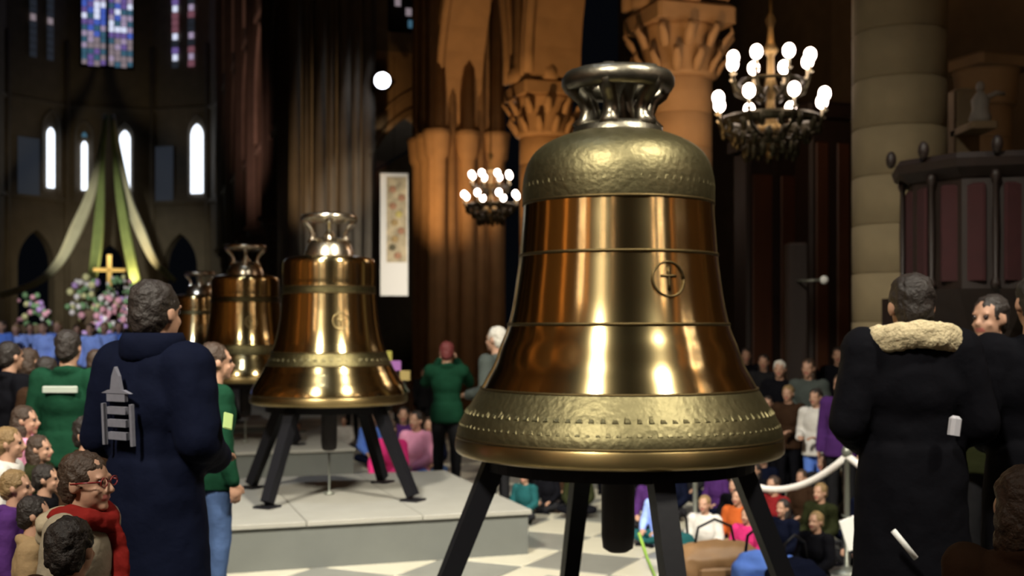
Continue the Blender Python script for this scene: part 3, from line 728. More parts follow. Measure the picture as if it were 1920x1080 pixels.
# ---------------------------------------------------------------- pulpit at the right edge, small figure, wall sconce
pc = W(1845, 480, 10.6)
o = thing('pulpit', 'dark carved wooden pulpit with deep red panels at the right edge', 'pulpit', (pc.x, pc.y, 0), math.radians(8))
zt, zb = W(0, 305, 10.6).z, W(0, 545, 10.6).z
def octa(r): return [(r * math.cos(PI / 8 + k * PI / 4), r * math.sin(PI / 8 + k * PI / 4)) for k in range(8)]
G().lathe([(.3, .4), (.42, .55), (.2, .75), (.18, 1.5), (.45, zb - .35), (.72, zb - .05), (.76, zb), (0, zb)], 8, caps=False).obj('pedestal', M['wood'], o)
G().lathe([(.68, zb), (.68, zt - .18), (0, zt - .18)], 8, caps=False).obj('body', M['wood'], o)
G().lathe([(.70, zt - .2), (.82, zt - .12), (.84, zt - .05), (.80, zt), (0, zt)], 8, caps=False).obj('cornice', M['wood'], o)
for k in range(8):
    a = k * PI / 4 + PI / 4; d = .68 * math.cos(PI / 8)
    q = G().bev((-.19, -.035, 0), (.19, 0, zt - zb - .32), .02).obj('panel', M['wood_red'], o); q.location = (d * math.cos(a), d * math.sin(a), zb + .07); q.rotation_euler = (0, 0, a + PI / 2)
    q = G().lathe([(.035, 0), (.045, .05), (.022, .1), (.03, .5), (.022, .9), (.045, zt - zb - .2), (.035, zt - zb - .15)], 8).obj('colonnette', M['wood'], o, True)
    q.location = (.70 * math.cos(a + PI / 8), .70 * math.sin(a + PI / 8), zb)
    G().ball((.8 * math.cos(a + PI/8), .8 * math.sin(a + PI/8), zt + .05), (.05, .05, .08), 8, 6).obj('finial', M['wood'], o, True)
G().box((-.5, .6, 0), (.9, 1.0, 2.3)).obj('stair_wall', M['wood'], o)
sc0 = W(1838, 205, 12.5)
o = thing('statuette', 'small pale stone figure high above the dark pulpit', 'statue', sc0)
G().lathe([(.10, -.14), (.12, -.1), (.085, .0), (.095, .1), (.05, .17), (.03, .19), (.0, .19)], 12, caps=False).obj('robe', mat('pale_plaster', (.20, .185, .165), .8), o, True)
G().ball((0, 0, .24), (.045, .05, .06), 12, 8).obj('head', MATS['pale_plaster'], o, True)
G().tube([(.06, 0, .12), (.16, -.03, .17), (.25, -.02, .16)], [.03, .025, .02], 8).obj('arm', MATS['pale_plaster'], o, True)
G().bev((-.14, -.14, -.22), (.14, .5, -.14), .02).obj('bracket', M['stone2'], o)
G().bev((-.14, .34, -5.2), (.14, .62, .3), .03).obj('pilaster', M['stone2'], o)
sc1 = W(1545, 525, 15.0)
o = thing('wall_sconce', 'small pale metal bracket lamp on the dark aisle pier', 'lamp', sc1)
G().ball((0, 0, 0), .055, 12, 8).obj('shade', M['paper'], o, True)
G().tube([(-.02, .0, 0), (-.2, 0, -.01), (-.28, .3, 0)], .018, 6).obj('arm', M['post'], o, True)
G().bev((-.4, .28, -3.2), (-.12, .5, .5), .03).obj('back_board', M['wood'], o)
# dark door-like confessional in the aisle, behind the big bell right side
for px, D, wd, h, lab in ((1455, 20.0, .55, 5.0, 'reddish tall wooden confessional right of the biggest bell'), (1560, 19.0, .4, 5.4, 'darker narrow wooden screen beside the pale column')):
    c = W(px, 610, D); o = thing('wooden_screen', lab, 'screen', (c.x, c.y, 0), NAVE, 'tall dark wood pieces in the aisle')
    G().bev((-wd, 0, 0), (wd, .5, h), .05).obj('case', M['wood'], o)
    for k in range(2):
        G().bev((-wd + .08 + k * wd, -.04, .3), (k * wd - .08, 0, h - .4), .02).obj('panel', mat('red_oak', (.06, .02, .008), .5, bump=.3, scale=5, stretch=(1, 1, .2), var=.3), o)
    G().bev((-wd - .08, -.1, h), (wd + .08, .6, h + .25), .05).obj('cornice', M['wood'], o)

# ---------------------------------------------------------------- people
BS = bpy.data.scenes.new('bench')       # a second, empty scene in which modifiers are applied quickly
def baked(g, name, voxel, smooth=3, strength=0.0, seed=0, nscale=6.0):
    me = g.mesh(name); o = bpy.data.objects.new(name, me); BS.collection.objects.link(o)
    r = o.modifiers.new('r', 'REMESH'); r.mode = 'VOXEL'; r.voxel_size = voxel; r.use_smooth_shade = True
    if smooth:
        s_ = o.modifiers.new('s', 'SMOOTH'); s_.iterations = smooth; s_.factor = .5
    with bpy.context.temp_override(scene=BS, view_layer=BS.view_layers[0]):
        dg = bpy.context.evaluated_depsgraph_get(); dg.update(); ev = o.evaluated_get(dg)
        out = bpy.data.meshes.new_from_object(ev, depsgraph=dg); out.name = name
    bpy.data.objects.remove(o)
    if strength:
        for v in out.vertices:
            n = noise.noise(v.co * nscale + Vector((seed, seed * 2, 0))) + .5 * noise.noise(v.co * nscale * 2.3)
            v.co += v.normal * (n * strength)
    out.shade_smooth()
    return out
def hand(g, w_, d, up, side, curl=.5, k=1.0):
    """palm, four fingers, thumb. d direction of the hand, up = back of the hand, side = thumb side"""
    w_, d, up = Vector(w_), Vector(d).normalized(), Vector(up); X = d.cross(up).normalized(); up = X.cross(d).normalized()
    if X.dot(Vector(side)) < 0: X = -X
    R = Matrix((X, d, up)).transposed()
    c = w_ + d * .05 * k; g.ball(c, (.040 * k, .052 * k, .017 * k), 10, 7, R)
    g.bone(w_ - d * .01, w_ + d * .03 * k, .024 * k, .022 * k, 8)
    for i, (off, ln) in enumerate(((.030, .070), (.010, .078), (-.010, .073), (-.029, .058))):
        a = w_ + d * .088 * k + X * off * k; c1 = math.cos(curl * .6); s1 = math.sin(curl * .6)
        b = a + (d * c1 - up * s1) * ln * .5 * k; c2 = math.cos(curl * 1.6); s2 = math.sin(curl * 1.6)
        e = b + (d * c2 - up * s2) * ln * .5 * k
        g.bone(a - d * .03 * k, b, .0105 * k, .0095 * k, 7); g.bone(b, e, .0095 * k, .008 * k, 7)
    a = w_ + d * .03 * k + X * .028 * k; b = a + (d * .7 + X * .7 - up * .25).normalized() * .042 * k; e = b + (d * .95 + X * .15 - up * .3).normalized() * .032 * k
    g.bone(a, b, .014 * k, .0115 * k, 7); g.bone(b, e, .0115 * k, .009 * k, 7)

STAND = dict(hip=(.09, 0, .93), knee=(.10, -.01, .51), ankle=(.105, .02, .09), sh=(.175, .01, 1.42), el=(.235, .03, 1.14), wr=(.245, -.05, .90), hd=(0, -.15, -1), pel=(0, 0, .95), ch=(0, .0, 1.28), nk=(0, .01, 1.47), head=(0, -.015, 1.635))
def pose(**kw): d = dict(STAND); d.update(kw); return d
def mirror(v): return (-v[0], v[1], v[2])
POSES = {
 'stand': pose(),
 'hold': pose(el=(.24, .03, 1.15), wr=(.13, -.24, 1.10), hd=(-.5, -.8, .1)),
 'photo': pose(el=(.25, -.16, 1.28), wr=(.10, -.30, 1.52), hd=(-.2, -.1, 1)),
 'floor': pose(pel=(0, 0, .12), hip=(.10, -.02, .11), knee=(.30, -.30, .16), ankle=(.02, -.36, .07), ch=(0, -.02, .45), sh=(.17, -.01, .60), el=(.24, -.06, .34), wr=(.14, -.26, .24), hd=(-.4, -.8, -.2), nk=(0, 0, .65), head=(0, -.03, .815)),
 'guard': pose(el=(.25, .03, 1.14), wr=(.16, -.17, 1.05), hd=(-.25, -1, .15)),
}
def torso(g, J, e=0.0, low=True):
    pe, ch, nk = Vector(J['pel']), Vector(J['ch']), Vector(J['nk'])
    up = (nk - pe).normalized()
    g.ball(pe, (.165 + e, .115 + e, .13 + e), 16, 10)
    g.ball(pe.lerp(ch, .5), (.140 + e, .100 + e, .17 + e), 16, 10)
    g.ball(ch, (.165 + e, .115 + e, .18 + e), 16, 10)
    g.ball(ch.lerp(nk, .55), (.165 + e, .09 + e, .10 + e), 16, 10)
BODY = {}
def person_meshes(key, J, jacket='jacket', hs=1.0, jt=.022, hair='short', fat=1.0, voxel=.011, side_r=None, side_l=None):
    """continuous body plus clothes, local frame facing -Y"""
    ck = (key, hs, jt, jacket, voxel)
    g = G(); torso(g, J)
    hc = Vector(J['head']); nk = Vector(J['nk'])
    def H(x, y, z): return hc + Vector((x, y, z)) * hs
    g.bone(nk - Vector((0, 0, .04)), H(0, .012, -.05), .062 * hs, .054 * hs)
    g.ball(H(0, .008, .025), (.076*hs, .094*hs, .093*hs), 20, 14)
    g.ball(H(0, -.022, -.035), (.062*hs, .072*hs, .080*hs), 18, 12)
    g.ball(H(0, -.072, -.092), (.026*hs, .022*hs, .020*hs), 10, 7)                 # chin
    g.bone(H(0, -.088, .012), H(0, -.112, -.024), .009*hs, .0135*hs, 8)            # nose
    g.ball(H(.012, -.100, -.028), .009*hs, 7, 5); g.ball(H(-.012, -.100, -.028), .009*hs, 7, 5)
    g.ball(H(0, -.090, -.055), (.026*hs, .012*hs, .010*hs), 10, 6)                 # lips
    for sx in (1, -1):
        g.ball(H(sx * .078, .012, -.005), (.012*hs, .022*hs, .033*hs), 9, 7)         # ears
        g.ball(H(sx * .03, -.080, .028), (.024*hs, .012*hs, .010*hs), 8, 5)          # brow
        g.ball(H(sx * .038, -.066, -.030), (.022*hs, .018*hs, .020*hs), 8, 5)        # cheek
        T = (lambda v: Vector(v)) if sx > 0 else (lambda v: Vector(mirror(v)))
        JJ = dict(J)
        if sx > 0 and side_r: JJ.update(side_r)
        if sx < 0 and side_l: JJ.update(side_l)
        sh, el, wr = T(JJ['sh']), T(JJ['el']), T(JJ['wr'])
        g.ball(sh, (.066, .062, .064)); g.bone(sh, el, .055, .042); g.bone(el, wr, .043, .027)
        hand(g, wr + (wr - el).normalized() * .01, T(JJ['hd']), (sx * 1, 0, .3) if abs(JJ['hd'][2]) > .7 else (0, 0, 1), (-sx, -.5, .3) if abs(JJ['hd'][2]) <= .7 else (0, -1, 0), .7)
        hp, kn, an = T(J['hip']), T(J['knee']), T(J['ankle'])
        g.bone(hp, kn, .088, .056); g.bone(kn, an, .058, .036)
        fd = Vector((sx * .12, -1, 0)) if key != 'floor' else Vector((-sx * .8, -.3, 0))
        g.bone(an - Vector((0, 0, .045)), an + fd.normalized() * .15 - Vector((0, 0, .06)), .036, .026)
    if ck in BODY: body, jk, tr, shoes = BODY[ck]
    else: body = baked(g, 'body', voxel, 2); body.materials.append(M['skin']); body.materials.append(M['lip'])
    for p in (body.polygons if ck not in BODY else ()):
        c = (p.center - hc) / hs
        if abs(c.x) < .027 and c.y < -.082 and -.066 < c.z < -.044: p.material_index = 1
    # upper garment
    g = G(); torso(g, J, jt); e = jt
    pe = Vector(J['pel'])
    if jacket in ('coat', 'jacket') and key != 'floor':
        ln = .48 if jacket == 'coat' else .12
        g.tube([pe + Vector((0, 0, .10)), pe, pe - Vector((0, 0, ln * .5)), pe - Vector((0, 0, ln))], [.165 + e, .178 + e, .19 + e, .205 + e] if ln > .2 else [.16 + e, .172 + e, .176 + e, .176 + e], 20, flat=(.72, 1))
    for sx in (1, -1):
        T = (lambda v: Vector(v)) if sx > 0 else (lambda v: Vector(mirror(v)))
        JJ = dict(J)
        if sx > 0 and side_r: JJ.update(side_r)
        if sx < 0 and side_l: JJ.update(side_l)
        sh, el, wr = T(JJ['sh']), T(JJ['el']), T(JJ['wr'])
        g.ball(sh, (.07 + e, .068 + e, .068 + e)); g.bone(sh, el, .060 + e, .050 + e * .9); g.bone(el, wr, .050 + e * .9, .036 + e * .7)
    pts = []
    for k in range(17):
        a = 2 * PI * k / 16; pts.append(nk + Vector((.075 * math.cos(a), .078 * math.sin(a) - .003, .0 + .02 * math.sin(a))))
    g.tube(pts, .026 + e * .4, 8, False)
    if ck not in BODY: jk = baked(g, 'jacket', .017, 2, .010, 3)
    # trousers
    g = G()
    g.ball(pe - Vector((0, 0, .02)), (.172, .122, .12), 16, 10)
    for sx in (1, -1):
        T = (lambda v: Vector(v)) if sx > 0 else (lambda v: Vector(mirror(v)))
        hp, kn, an = T(J['hip']), T(J['knee']), T(J['ankle'])
        g.bone(hp, kn, .098, .070); g.bone(kn, an + (kn - an).normalized() * .02, .070, .055)
    if ck not in BODY: tr = baked(g, 'trousers', .019, 2, .009, 5)
    # shoes, one mesh each
    if ck not in BODY: shoes = []
    for sx in (1, -1):
        T = (lambda v: Vector(v)) if sx > 0 else (lambda v: Vector(mirror(v)))
        an = T(J['ankle']); fd = (Vector((sx * .12, -1, 0)) if key != 'floor' else Vector((-sx * .8, -.3, 0))).normalized()
        g = G().bone(an - Vector((0, 0, .045)) - fd * .03, an + fd * .13 - Vector((0, 0, .048)), .045, .038, 10)
        g.ball(an + fd * .16 - Vector((0, 0, .052)), (.042, .05, .034), 10, 7)
        if ck not in BODY: shoes.append(g.mesh('shoe', True))
    BODY[ck] = (body, jk, tr, shoes)
    # hair
    g = G(); g.ball(H(0, .022, .040), (.087*hs, .098*hs, .093*hs), 18, 12)
    if hair == 'short':
        g.ball(H(0, .052, -.01), (.076*hs, .068*hs, .085*hs), 14, 10)
    else:
        g.ball(H(0, .055, -.04), (.088*hs, .075*hs, .12*hs), 14, 10); g.ball(H(.055, .03, -.10), (.035*hs, .055*hs, .11*hs), 10, 8); g.ball(H(-.055, .03, -.10), (.035*hs, .055*hs, .11*hs), 10, 8)
    hr = baked(g, 'hair', .012, 1, .010 * hs, 2, 28)
    em = G().ball((0, 0, 0), .0125 * hs, 10, 7).mesh('eye', True)
    return dict(body=body, jacket=jk, trousers=tr, shoes=shoes, hair=hr, eye=em, eyes=[H(.031, -.078, .010), H(-.031, -.078, .010)], top=hc.z + .13 * hs, key=key, J=J, H=H)
PM = {}
def tmpl(key, hair='short', jacket='jacket', hs=1.0, jt=.022, **kw):
    k = (key, hair, jacket, hs, jt)
    if k not in PM or kw: PM[k] = person_meshes(key, POSES[key], jacket, hs, jt, hair, **kw)
    return PM[k]
def setm(o, m_):
    if not len(o.data.materials): o.data.materials.append(m_)
    o.material_slots[0].link = 'OBJECT'; o.material_slots[0].material = m_
DK = dict(black=(.004,.004,.006), navy=(.003,.0045,.014), green=(.006,.036,.018), grey=(.055,.065,.06), red=(.17,.012,.014), magenta=(.55,.03,.16), pink=(.70,.30,.45), purple=(.06,.02,.11),
          blue=(.10,.20,.62), lightblue=(.30,.42,.95), white=(.55,.53,.5), orange=(.42,.09,.02), brown=(.03,.015,.008), tan=(.25,.17,.09), teal=(.012,.07,.075), jeans=(.05,.085,.18), cream=(.26,.22,.16), olive=(.018,.021,.008), charcoal=(.014,.014,.016))
HC = dict(black=(.012,.010,.008), brown=(.035,.018,.009), blond=(.20,.125,.05), grey=(.55,.52,.46), redh=(.13,.02,.02), dark=(.012,.007,.005))
def person(T, px, ytop, D, base, face, coat, hairc, label, legs='charcoal', group=None, accessories=None, dx=0, ztop=None):
    """face: degrees; 0 looks towards the camera, 180 away, 90 towards the right of the picture"""
    p = W(px, ytop, D); zt = p.z
    k = max(.3, (zt - base) / T['top'])
    o = thing('person', label, 'person', (p.x, p.y, base), math.radians(face), group); o.scale = (k, k, k)
    b = link('body', T['body'], None, o)
    j = link('jacket', T['jacket'], None, o); setm(j, cloth('cloth_' + coat, DK[coat]))
    t = link('trousers', T['trousers'], None, o); setm(t, cloth('cloth_' + legs, DK[legs]))
    for s_ in T['shoes']: q = link('shoe', s_, None, o); setm(q, cloth('cloth_black', DK['black']))
    h = link('hair', T['hair'], None, o); setm(h, mat('hair_' + hairc, HC[hairc], .6, bump=.5, scale=60, var=.3))
    if D < 9:
        for e in T['eyes']: q = link('eye', T['eye'], None, b, e); setm(q, M['eye'])
    return o

DZ = .40
def worn(root, nm='jacket'): return [c for c in root.children if c.name.startswith(nm)][0]
# dais along the left and around the camera side where the near people stand
da = G().bev((-11, -6, 0), (-1.4, 7.0, DZ), .02).box((-11, 7.0, 0), (-2.75, 9.3, DZ)).obj('floor_dais', M['deck_face']); struct(da)
da = G().bev((1.85, -6, 0), (8, 7.2, DZ), .02).obj('floor_dais', M['deck_face']); struct(da)
da = G().bev((-1.38, -6, 0), (1.83, 4.4, DZ), .02).obj('floor_dais', M['deck_face']); struct(da)

# --- man in navy seen from behind
T = person_meshes('guard', POSES['guard'], 'coat', 1.06, .045, 'short', voxel=.010)
navy = person(T, 290, 524, 4.85, DZ, 155, 'navy', 'dark', 'man in a dark navy coat with pale back emblem, seen from behind', 'black')
g = G()
for x0, x1, y0, y1, z0, z1 in ():
    pass
pts = []
for k in range(17):
    a = PI * (k / 16) * 1.5 - PI * .25
    pts.append((.11 * math.cos(a), .10 * math.sin(a) + .01, 1.50))
g = G().tube(pts, .05, 8, True, flat=(.55, 1.3)); g.obj('collar', cloth('cloth_navy', DK['navy']), worn(navy), True)
# emblem: a pale building-shaped badge on the back
em = link('back_emblem', None, parent=navy, loc=(-.12, .175, 1.13))
em.rotation_euler = (math.radians(-4), 0, PI + math.radians(8))
pe_m = mat('emblem_print', (.13, .13, .16), .8, var=.2, scale=40)
me = G()
me.prism([(-.035, .10), (-.022, .16), (.0, .20), (.022, .16), (.035, .10)], -.012, .004)
me.prism([(-.095, .085), (-.05, .10), (.05, .10), (.095, .085)], -.012, .004)
for k in range(4): me.box((-.06, -.012, .05 - k * .055), (.06, .004, .082 - k * .055))
for x in (-.10, .085): me.box((x, -.012, -.14), (x + .015, .004, .04))
bpy.data.objects.remove(em)
e2 = me.obj('back_emblem', pe_m, worn(navy)); e2['label'] = 'pale grey tower shaped emblem on the back'; e2.scale = (.85, 1, .9); e2.location = (.02, .178, 1.25); e2.rotation_euler = (math.radians(3), 0, PI - math.radians(6))
q = G().bev((-.02, -.06, 0), (.02, .02, .005), .004).obj('leaflet', mat('lime_leaflet', (.30, .42, .14), .6), None); 
tag(q, 'small pale green leaflet held in the hand of the man in navy', 'leaflet'); q.location = W(428, 782, 4.72); q.rotation_euler = (.9, .3, .5)

# --- person in green vest beside him
T = tmpl('stand', 'short')
gv = person(T, 402, 642, 6.6, DZ, 120, 'green', 'brown', 'person in green vest and blue jeans, right behind the man in navy', 'jeans')
def stripe(o, x, y, z, rz, w_=.11, h=.035, nm='white_stripe'):
    q = G().bev((-w_, -.012, -h), (w_, .012, h), .006).obj(nm, mat('dull_white_print', (.34, .38, .33), .8), worn(o)); q.location = (x, y, z); q.rotation_euler = (0, 0, rz); return q
stripe(gv, -.19, .05, 1.26, PI / 2 + .2, .07, .022)
# --- boy with red glasses
T = person_meshes('stand', POSES['stand'], 'jacket', 1.22, .03, 'short', voxel=.010)
boy = person(T, 158, 846, 3.95, DZ, 78, 'cream', 'brown', 'child with red glasses and red scarf, in profile at the lower left', 'jeans')
H = T['H']; g = G()
for sx in (1, -1):
    g.tube([H(sx * .036 + .026 * math.cos(a), -.100, .010 + .019 * math.sin(a)) for a in [2 * PI * k / 14 for k in range(15)]], .0035, 5, False)
    g.tube([H(sx * .062, -.098, .014), H(sx * .086, -.04, .012), H(sx * .088, .02, .006)], .0045, 5)
g.tube([H(-.010, -.102, .012), H(.010, -.102, .012)], .004, 5)
g.obj('glasses', mat('red_plastic', (.16, .01, .012), .3), worn(boy, 'body'), True)
g = G(); pts = [(.12 * math.cos(2*PI*k/20), .12 * math.sin(2*PI*k/20), 1.47 + .02 * math.cos(2*PI*k/20 * 2)) for k in range(21)]
g.tube(pts, .055, 8, False, flat=(1, 1)); g.tube([(.02, -.13, 1.44), (.04, -.17, 1.3), (.03, -.18, 1.12)], .05, 8, flat=(1, .4))
link('scarf', baked(g, 'scarf', .012, 2, .012, 4, 12), cloth('cloth_redscarf', (.17, .012, .010)), boy)
g = G(); g.ball((0, .15, 1.44), (.15, .09, .07), 14, 9); g.ball((0, .17, 1.38), (.11, .07, .09), 12, 8)
link('hood', baked(g, 'hood', .014, 2, .012, 1, 10), cloth('cloth_hood', (.34, .28, .19)), worn(boy))
# --- dark haired child at the bottom edge
kid = person(tmpl('stand', 'short', hs=1.22, jt=.03), 132, 968, 3.35, DZ, 170, 'brown', 'dark', 'dark haired child at the bottom edge, back of the head only')
# --- others on the left
p = person(tmpl('stand', 'short'), 128, 618, 7.4, DZ, 178, 'green', 'dark', 'person in dark green vest with white back stripe, among the left crowd')
stripe(p, 0, .135, 1.36, PI, .12, .022)
person(tmpl('stand', 'short', hs=1.22, jt=.03), 166, 778, 6.05, DZ, 70, 'brown', 'dark', 'pale faced child behind the child with red glasses', ztop=None)
# --- the dark coated man at right and those beside him
T = person_meshes('guard2', pose(el=(.25, .03, 1.14), wr=(.16, -.17, 1.05), hd=(-.25, -1, .15), head=(0, -.02, 1.595), nk=(0, .01, 1.46)), 'coat', 1.02, .034, 'short', voxel=.010)
rm = person(T, 1710, 512, 4.95, DZ, 176, 'black', 'dark', 'man in a black coat with cream fur collar, seen from behind at right', 'olive')
g = G()
for k in range(13):
    a = PI * k / 12; g.ball((.145 * math.cos(a), .03 + .10 * math.sin(a), 1.49 - .01 * abs(math.cos(a)) * 2), (.042, .04, .058), 8, 6)
link('fur_collar', baked(g, 'fur_collar', .012, 1, .008, 3, 30), mat('cream_fur', (.62, .52, .32), .9, bump=.8, scale=70, var=.25), worn(rm))['label'] = 'cream fur collar'
person(tmpl('stand', 'short'), 1858, 552, 6.3, DZ, -55, 'olive', 'dark', 'bearded looking man in olive top facing left at right edge', 'charcoal')
person(tmpl('guard', 'short', 'coat', 1.0, .034), 1945, 512, 5.2, DZ, 175, 'black', 'black', 'tall person in black cut off by the right picture edge', 'black')
person(tmpl('stand', 'long', hs=1.1), 1920, 872, 2.9, DZ, 160, 'brown', 'brown', 'brown haired child head at the lower right corner', 'brown')
q = G().tube([(0, 0, 0), (.09, 0, -.11)], .012, 8).obj('rolled_leaflet', M['paper'], None, True); q.location = W(1675, 995, 4.7); tag(q, 'thin white rolled paper beside the black coated man', 'paper')
q = G().bev((-.025, -.02, -.04), (.025, .02, .04), .012).obj('phone', mat('silver_phone', (.5, .5, .55), .3), None); q.location = W(1790, 798, 4.75); q.rotation_euler = (0, .15, .3); tag(q, 'silver phone at the side of the black coated man', 'phone')
# --- behind the bells: steward and grey haired man
p = person(tmpl('photo', 'short'), 838, 640, 14.2, 0, 180, 'green', 'redh', 'reddish haired steward in green jacket with arms raised, behind second bell', 'charcoal')
person(tmpl('hold', 'short'), 932, 612, 13.0, 0, -125, 'grey', 'grey', 'white haired man in grey coat at the left edge of biggest bell', 'charcoal')

# crowd: (pose, hair, px, ytop, D, base, facing, coat, hair colour, legs, place)
FL = 'floor'; ST = 'stand'; PH = 'photo'; HO = 'hold'
crowd = [
 (FL,'long',  732,786,14.6,0,-20,'magenta','brown','magenta','magenta coat sitting right under the second bell'),
 (FL,'short', 782,770,15.2,0,-30,'pink','dark','blue','pink coat sitting left of the steward'),
 (FL,'long',  757,762,16.6,0,0,'purple','dark','jeans','purple coat sitting behind the pink coat'),
 (FL,'short', 806,782,15.8,0,-10,'navy','brown','jeans','navy coat sitting beside the steward legs'),
 (FL,'short', 700,772,17.2,0,10,'blue','brown','navy','blue coat sitting behind the second stand'),
 (ST,'short', 752,700,19.5,0,0,'brown','brown','charcoal','brown coat standing far behind the pink coat'),
 (ST,'long',  795,690,20.5,0,0,'charcoal','dark','charcoal','charcoal coat standing far left of steward'),
 (ST,'short', 660,700,21.0,0,0,'jeans','brown','charcoal','blue grey coat glimpsed under the second bell'),
 (FL,'short', 645,780,19.0,0,0,'white','dark','navy','white top sitting far under second bell'),
 (FL,'short', 560,792,19.0,0,0,'teal','dark','navy','teal top sitting beyond third platform'),
 # right of the big bell, behind the rope
 (FL,'short', 985,880,12.2,0,-30,'teal','dark','charcoal','teal coat sitting left of the hanging clapper'),
 (FL,'short', 1028,872,12.9,0,-20,'black','dark','charcoal','black coat sitting beneath the biggest bell'),
 (FL,'long',  1085,868,12.6,0,-10,'olive','dark','black','olive coat sitting behind the rear stand leg'),
 (ST,'short', 1135,760,14.2,0,0,'black','dark','black','black coat standing hidden behind biggest bell'),
 (FL,'long',  1222,880,11.8,0,-30,'purple','brown','charcoal','purple coat sitting between the stand legs'),
 (FL,'short', 1262,865,12.4,0,-30,'navy','blond','charcoal','navy coat and blond hair sitting by the stand'),
 (FL,'short', 1236,905,11.0,0,-40,'lightblue','dark','teal','light blue coat sitting at the second rope post'),
 (FL,'long',  1345,872,12.7,0,-40,'purple','brown','navy','purple and lilac coat sitting behind the rope'),
 (FL,'short', 1322,928,10.1,0,-30,'white','blond','tan','white top sitting right of the second rope post'),
 (FL,'short', 1385,915,10.5,0,-40,'orange','dark','tan','orange coat sitting below the rope'),
 (FL,'long',  1418,868,12.4,0,-45,'black','dark','charcoal','black coat sitting behind the orange coat'),
 (FL,'short', 1452,892,10.9,0,-50,'red','brown','navy','red coat sitting under the lowest rope sag'),
 (FL,'short', 1505,880,11.8,0,-45,'brown','brown','charcoal','brown coat sitting under the rope'),
 (FL,'short', 1540,905,10.5,0,-50,'olive','blond','charcoal','olive coat with blond hair next to the rope post'),
 (FL,'long',  1470,935,9.9,0,-50,'navy','dark','blue','navy coat and blue trousers sitting low right'),
 (FL,'short', 1545,850,12.2,0,-40,'charcoal','brown','navy','charcoal coat sitting behind the rope post'),
 (ST,'short', 1398,652,18.5,0,0,'black','dark','black','black coat standing nearest the bell right flank'),
 (ST,'long',  1432,664,17.0,0,-20,'charcoal','dark','black','charcoal coat standing in the right crowd'),
 (HO,'short', 1462,675,14.7,0,-20,'black','grey','black','black coat and grey hair in the right crowd'),
 (ST,'short', 1505,660,17.5,0,-20,'navy','brown','black','navy coat standing in the right crowd'),
 (HO,'long',  1516,672,14.0,0,-30,'grey','brown','navy','grey coat with folded arms in the right crowd'),
 (ST,'short', 1572,650,16.5,0,-20,'black','dark','black','black coat standing beside the pale column'),
 (HO,'short', 1478,722,13.4,0,-30,'brown','blond','black','brown coat and fair hair, shorter, right crowd'),
 (HO,'short', 1530,728,12.6,0,-40,'white','dark','blue','white top standing above the rope'),
 (ST,'short', 1440,742,14.2,0,-20,'black','dark','black','small black coated figure by the bell flank'),
 (ST,'long',  1578,700,11.7,0,-40,'purple','brown','charcoal','purple coat partly behind the black coated man'),
 (ST,'short', 1615,655,15.0,0,-20,'charcoal','dark','black','charcoal coat at the black coated man shoulder'),
 (ST,'short', 1660,640,17.0,0,0,'black','brown','black','black coat far behind the fur collar'),
 (FL,'short', 1002,850,14.0,0,-20,'charcoal','brown','charcoal','charcoal coat sitting behind the teal one left of the clapper'),
 (FL,'long',  1050,846,14.4,0,-20,'navy','dark','navy','navy coat sitting far beneath the biggest bell'),
 (FL,'short', 1075,850,13.6,0,-20,'brown','dark','charcoal','brown coat sitting far behind the clapper'),
 (FL,'short', 1205,846,13.6,0,-30,'black','brown','black','black coat sitting behind the purple one by the near leg'),
 (FL,'long',  1300,846,13.8,0,-30,'charcoal','dark','navy','charcoal coat sitting behind the second rope post'),
 (FL,'short', 1375,852,13.6,0,-30,'brown','brown','charcoal','brown coat sitting in the third row behind the orange one'),
 (FL,'short', 1432,842,12.9,0,-40,'navy','dark','navy','navy coat sitting behind the red one'),
 (FL,'long',  1378,896,11.4,0,-40,'black','dark','black','black coat squeezed between white and orange tops'),
 (FL,'short', 1402,950,9.75,0,-40,'magenta','brown','navy','magenta coat sitting low in front of the orange one'),
 (FL,'short', 1532,958,9.15,0,-50,'black','blond','charcoal','black coat sitting lowest, by the foot of the rope post'),
 (FL,'long',  1618,935,10.0,0,-50,'charcoal','dark','charcoal','charcoal coat sitting just behind the rope post foot'),
 (FL,'short', 1625,900,10.9,0,-50,'navy','brown','navy','navy coat sitting between rope post and black coated man'),
 # left crowd on the dais
 (ST,'short', 18,640,8.4,DZ,150,'black','dark','black','black coat at the left edge'),
 (ST,'long',  55,652,9.0,DZ,160,'charcoal','brown','black','charcoal coat at the left edge'),
 (ST,'short', 88,668,8.0,DZ,170,'brown','dark','black','brown coat left of the green vest'),
 (ST,'short', 182,655,8.8,DZ,165,'charcoal','brown','charcoal','charcoal coat between green vest and navy coat'),
 (HO,'short', 15,800,5.75,DZ,100,'white','blond','jeans','white top at the left picture edge'),
 (HO,'long',  45,760,6.6,DZ,95,'pink','brown','white','pink coat low at the left crowd'),
 (ST,'short', 28,880,4.9,DZ,100,'purple','blond','jeans','purple coat nearest the left edge'),
 (ST,'long',  72,815,6.25,DZ,90,'olive','brown','charcoal','olive coat left of the red glasses child'),
 (ST,'short', 84,870,5.45,DZ,100,'black','dark','black','black coat directly left of the red glasses child'),
 (HO,'short', 62,930,4.4,DZ,110,'tan','dark','brown','tan coat low at left edge'),
]
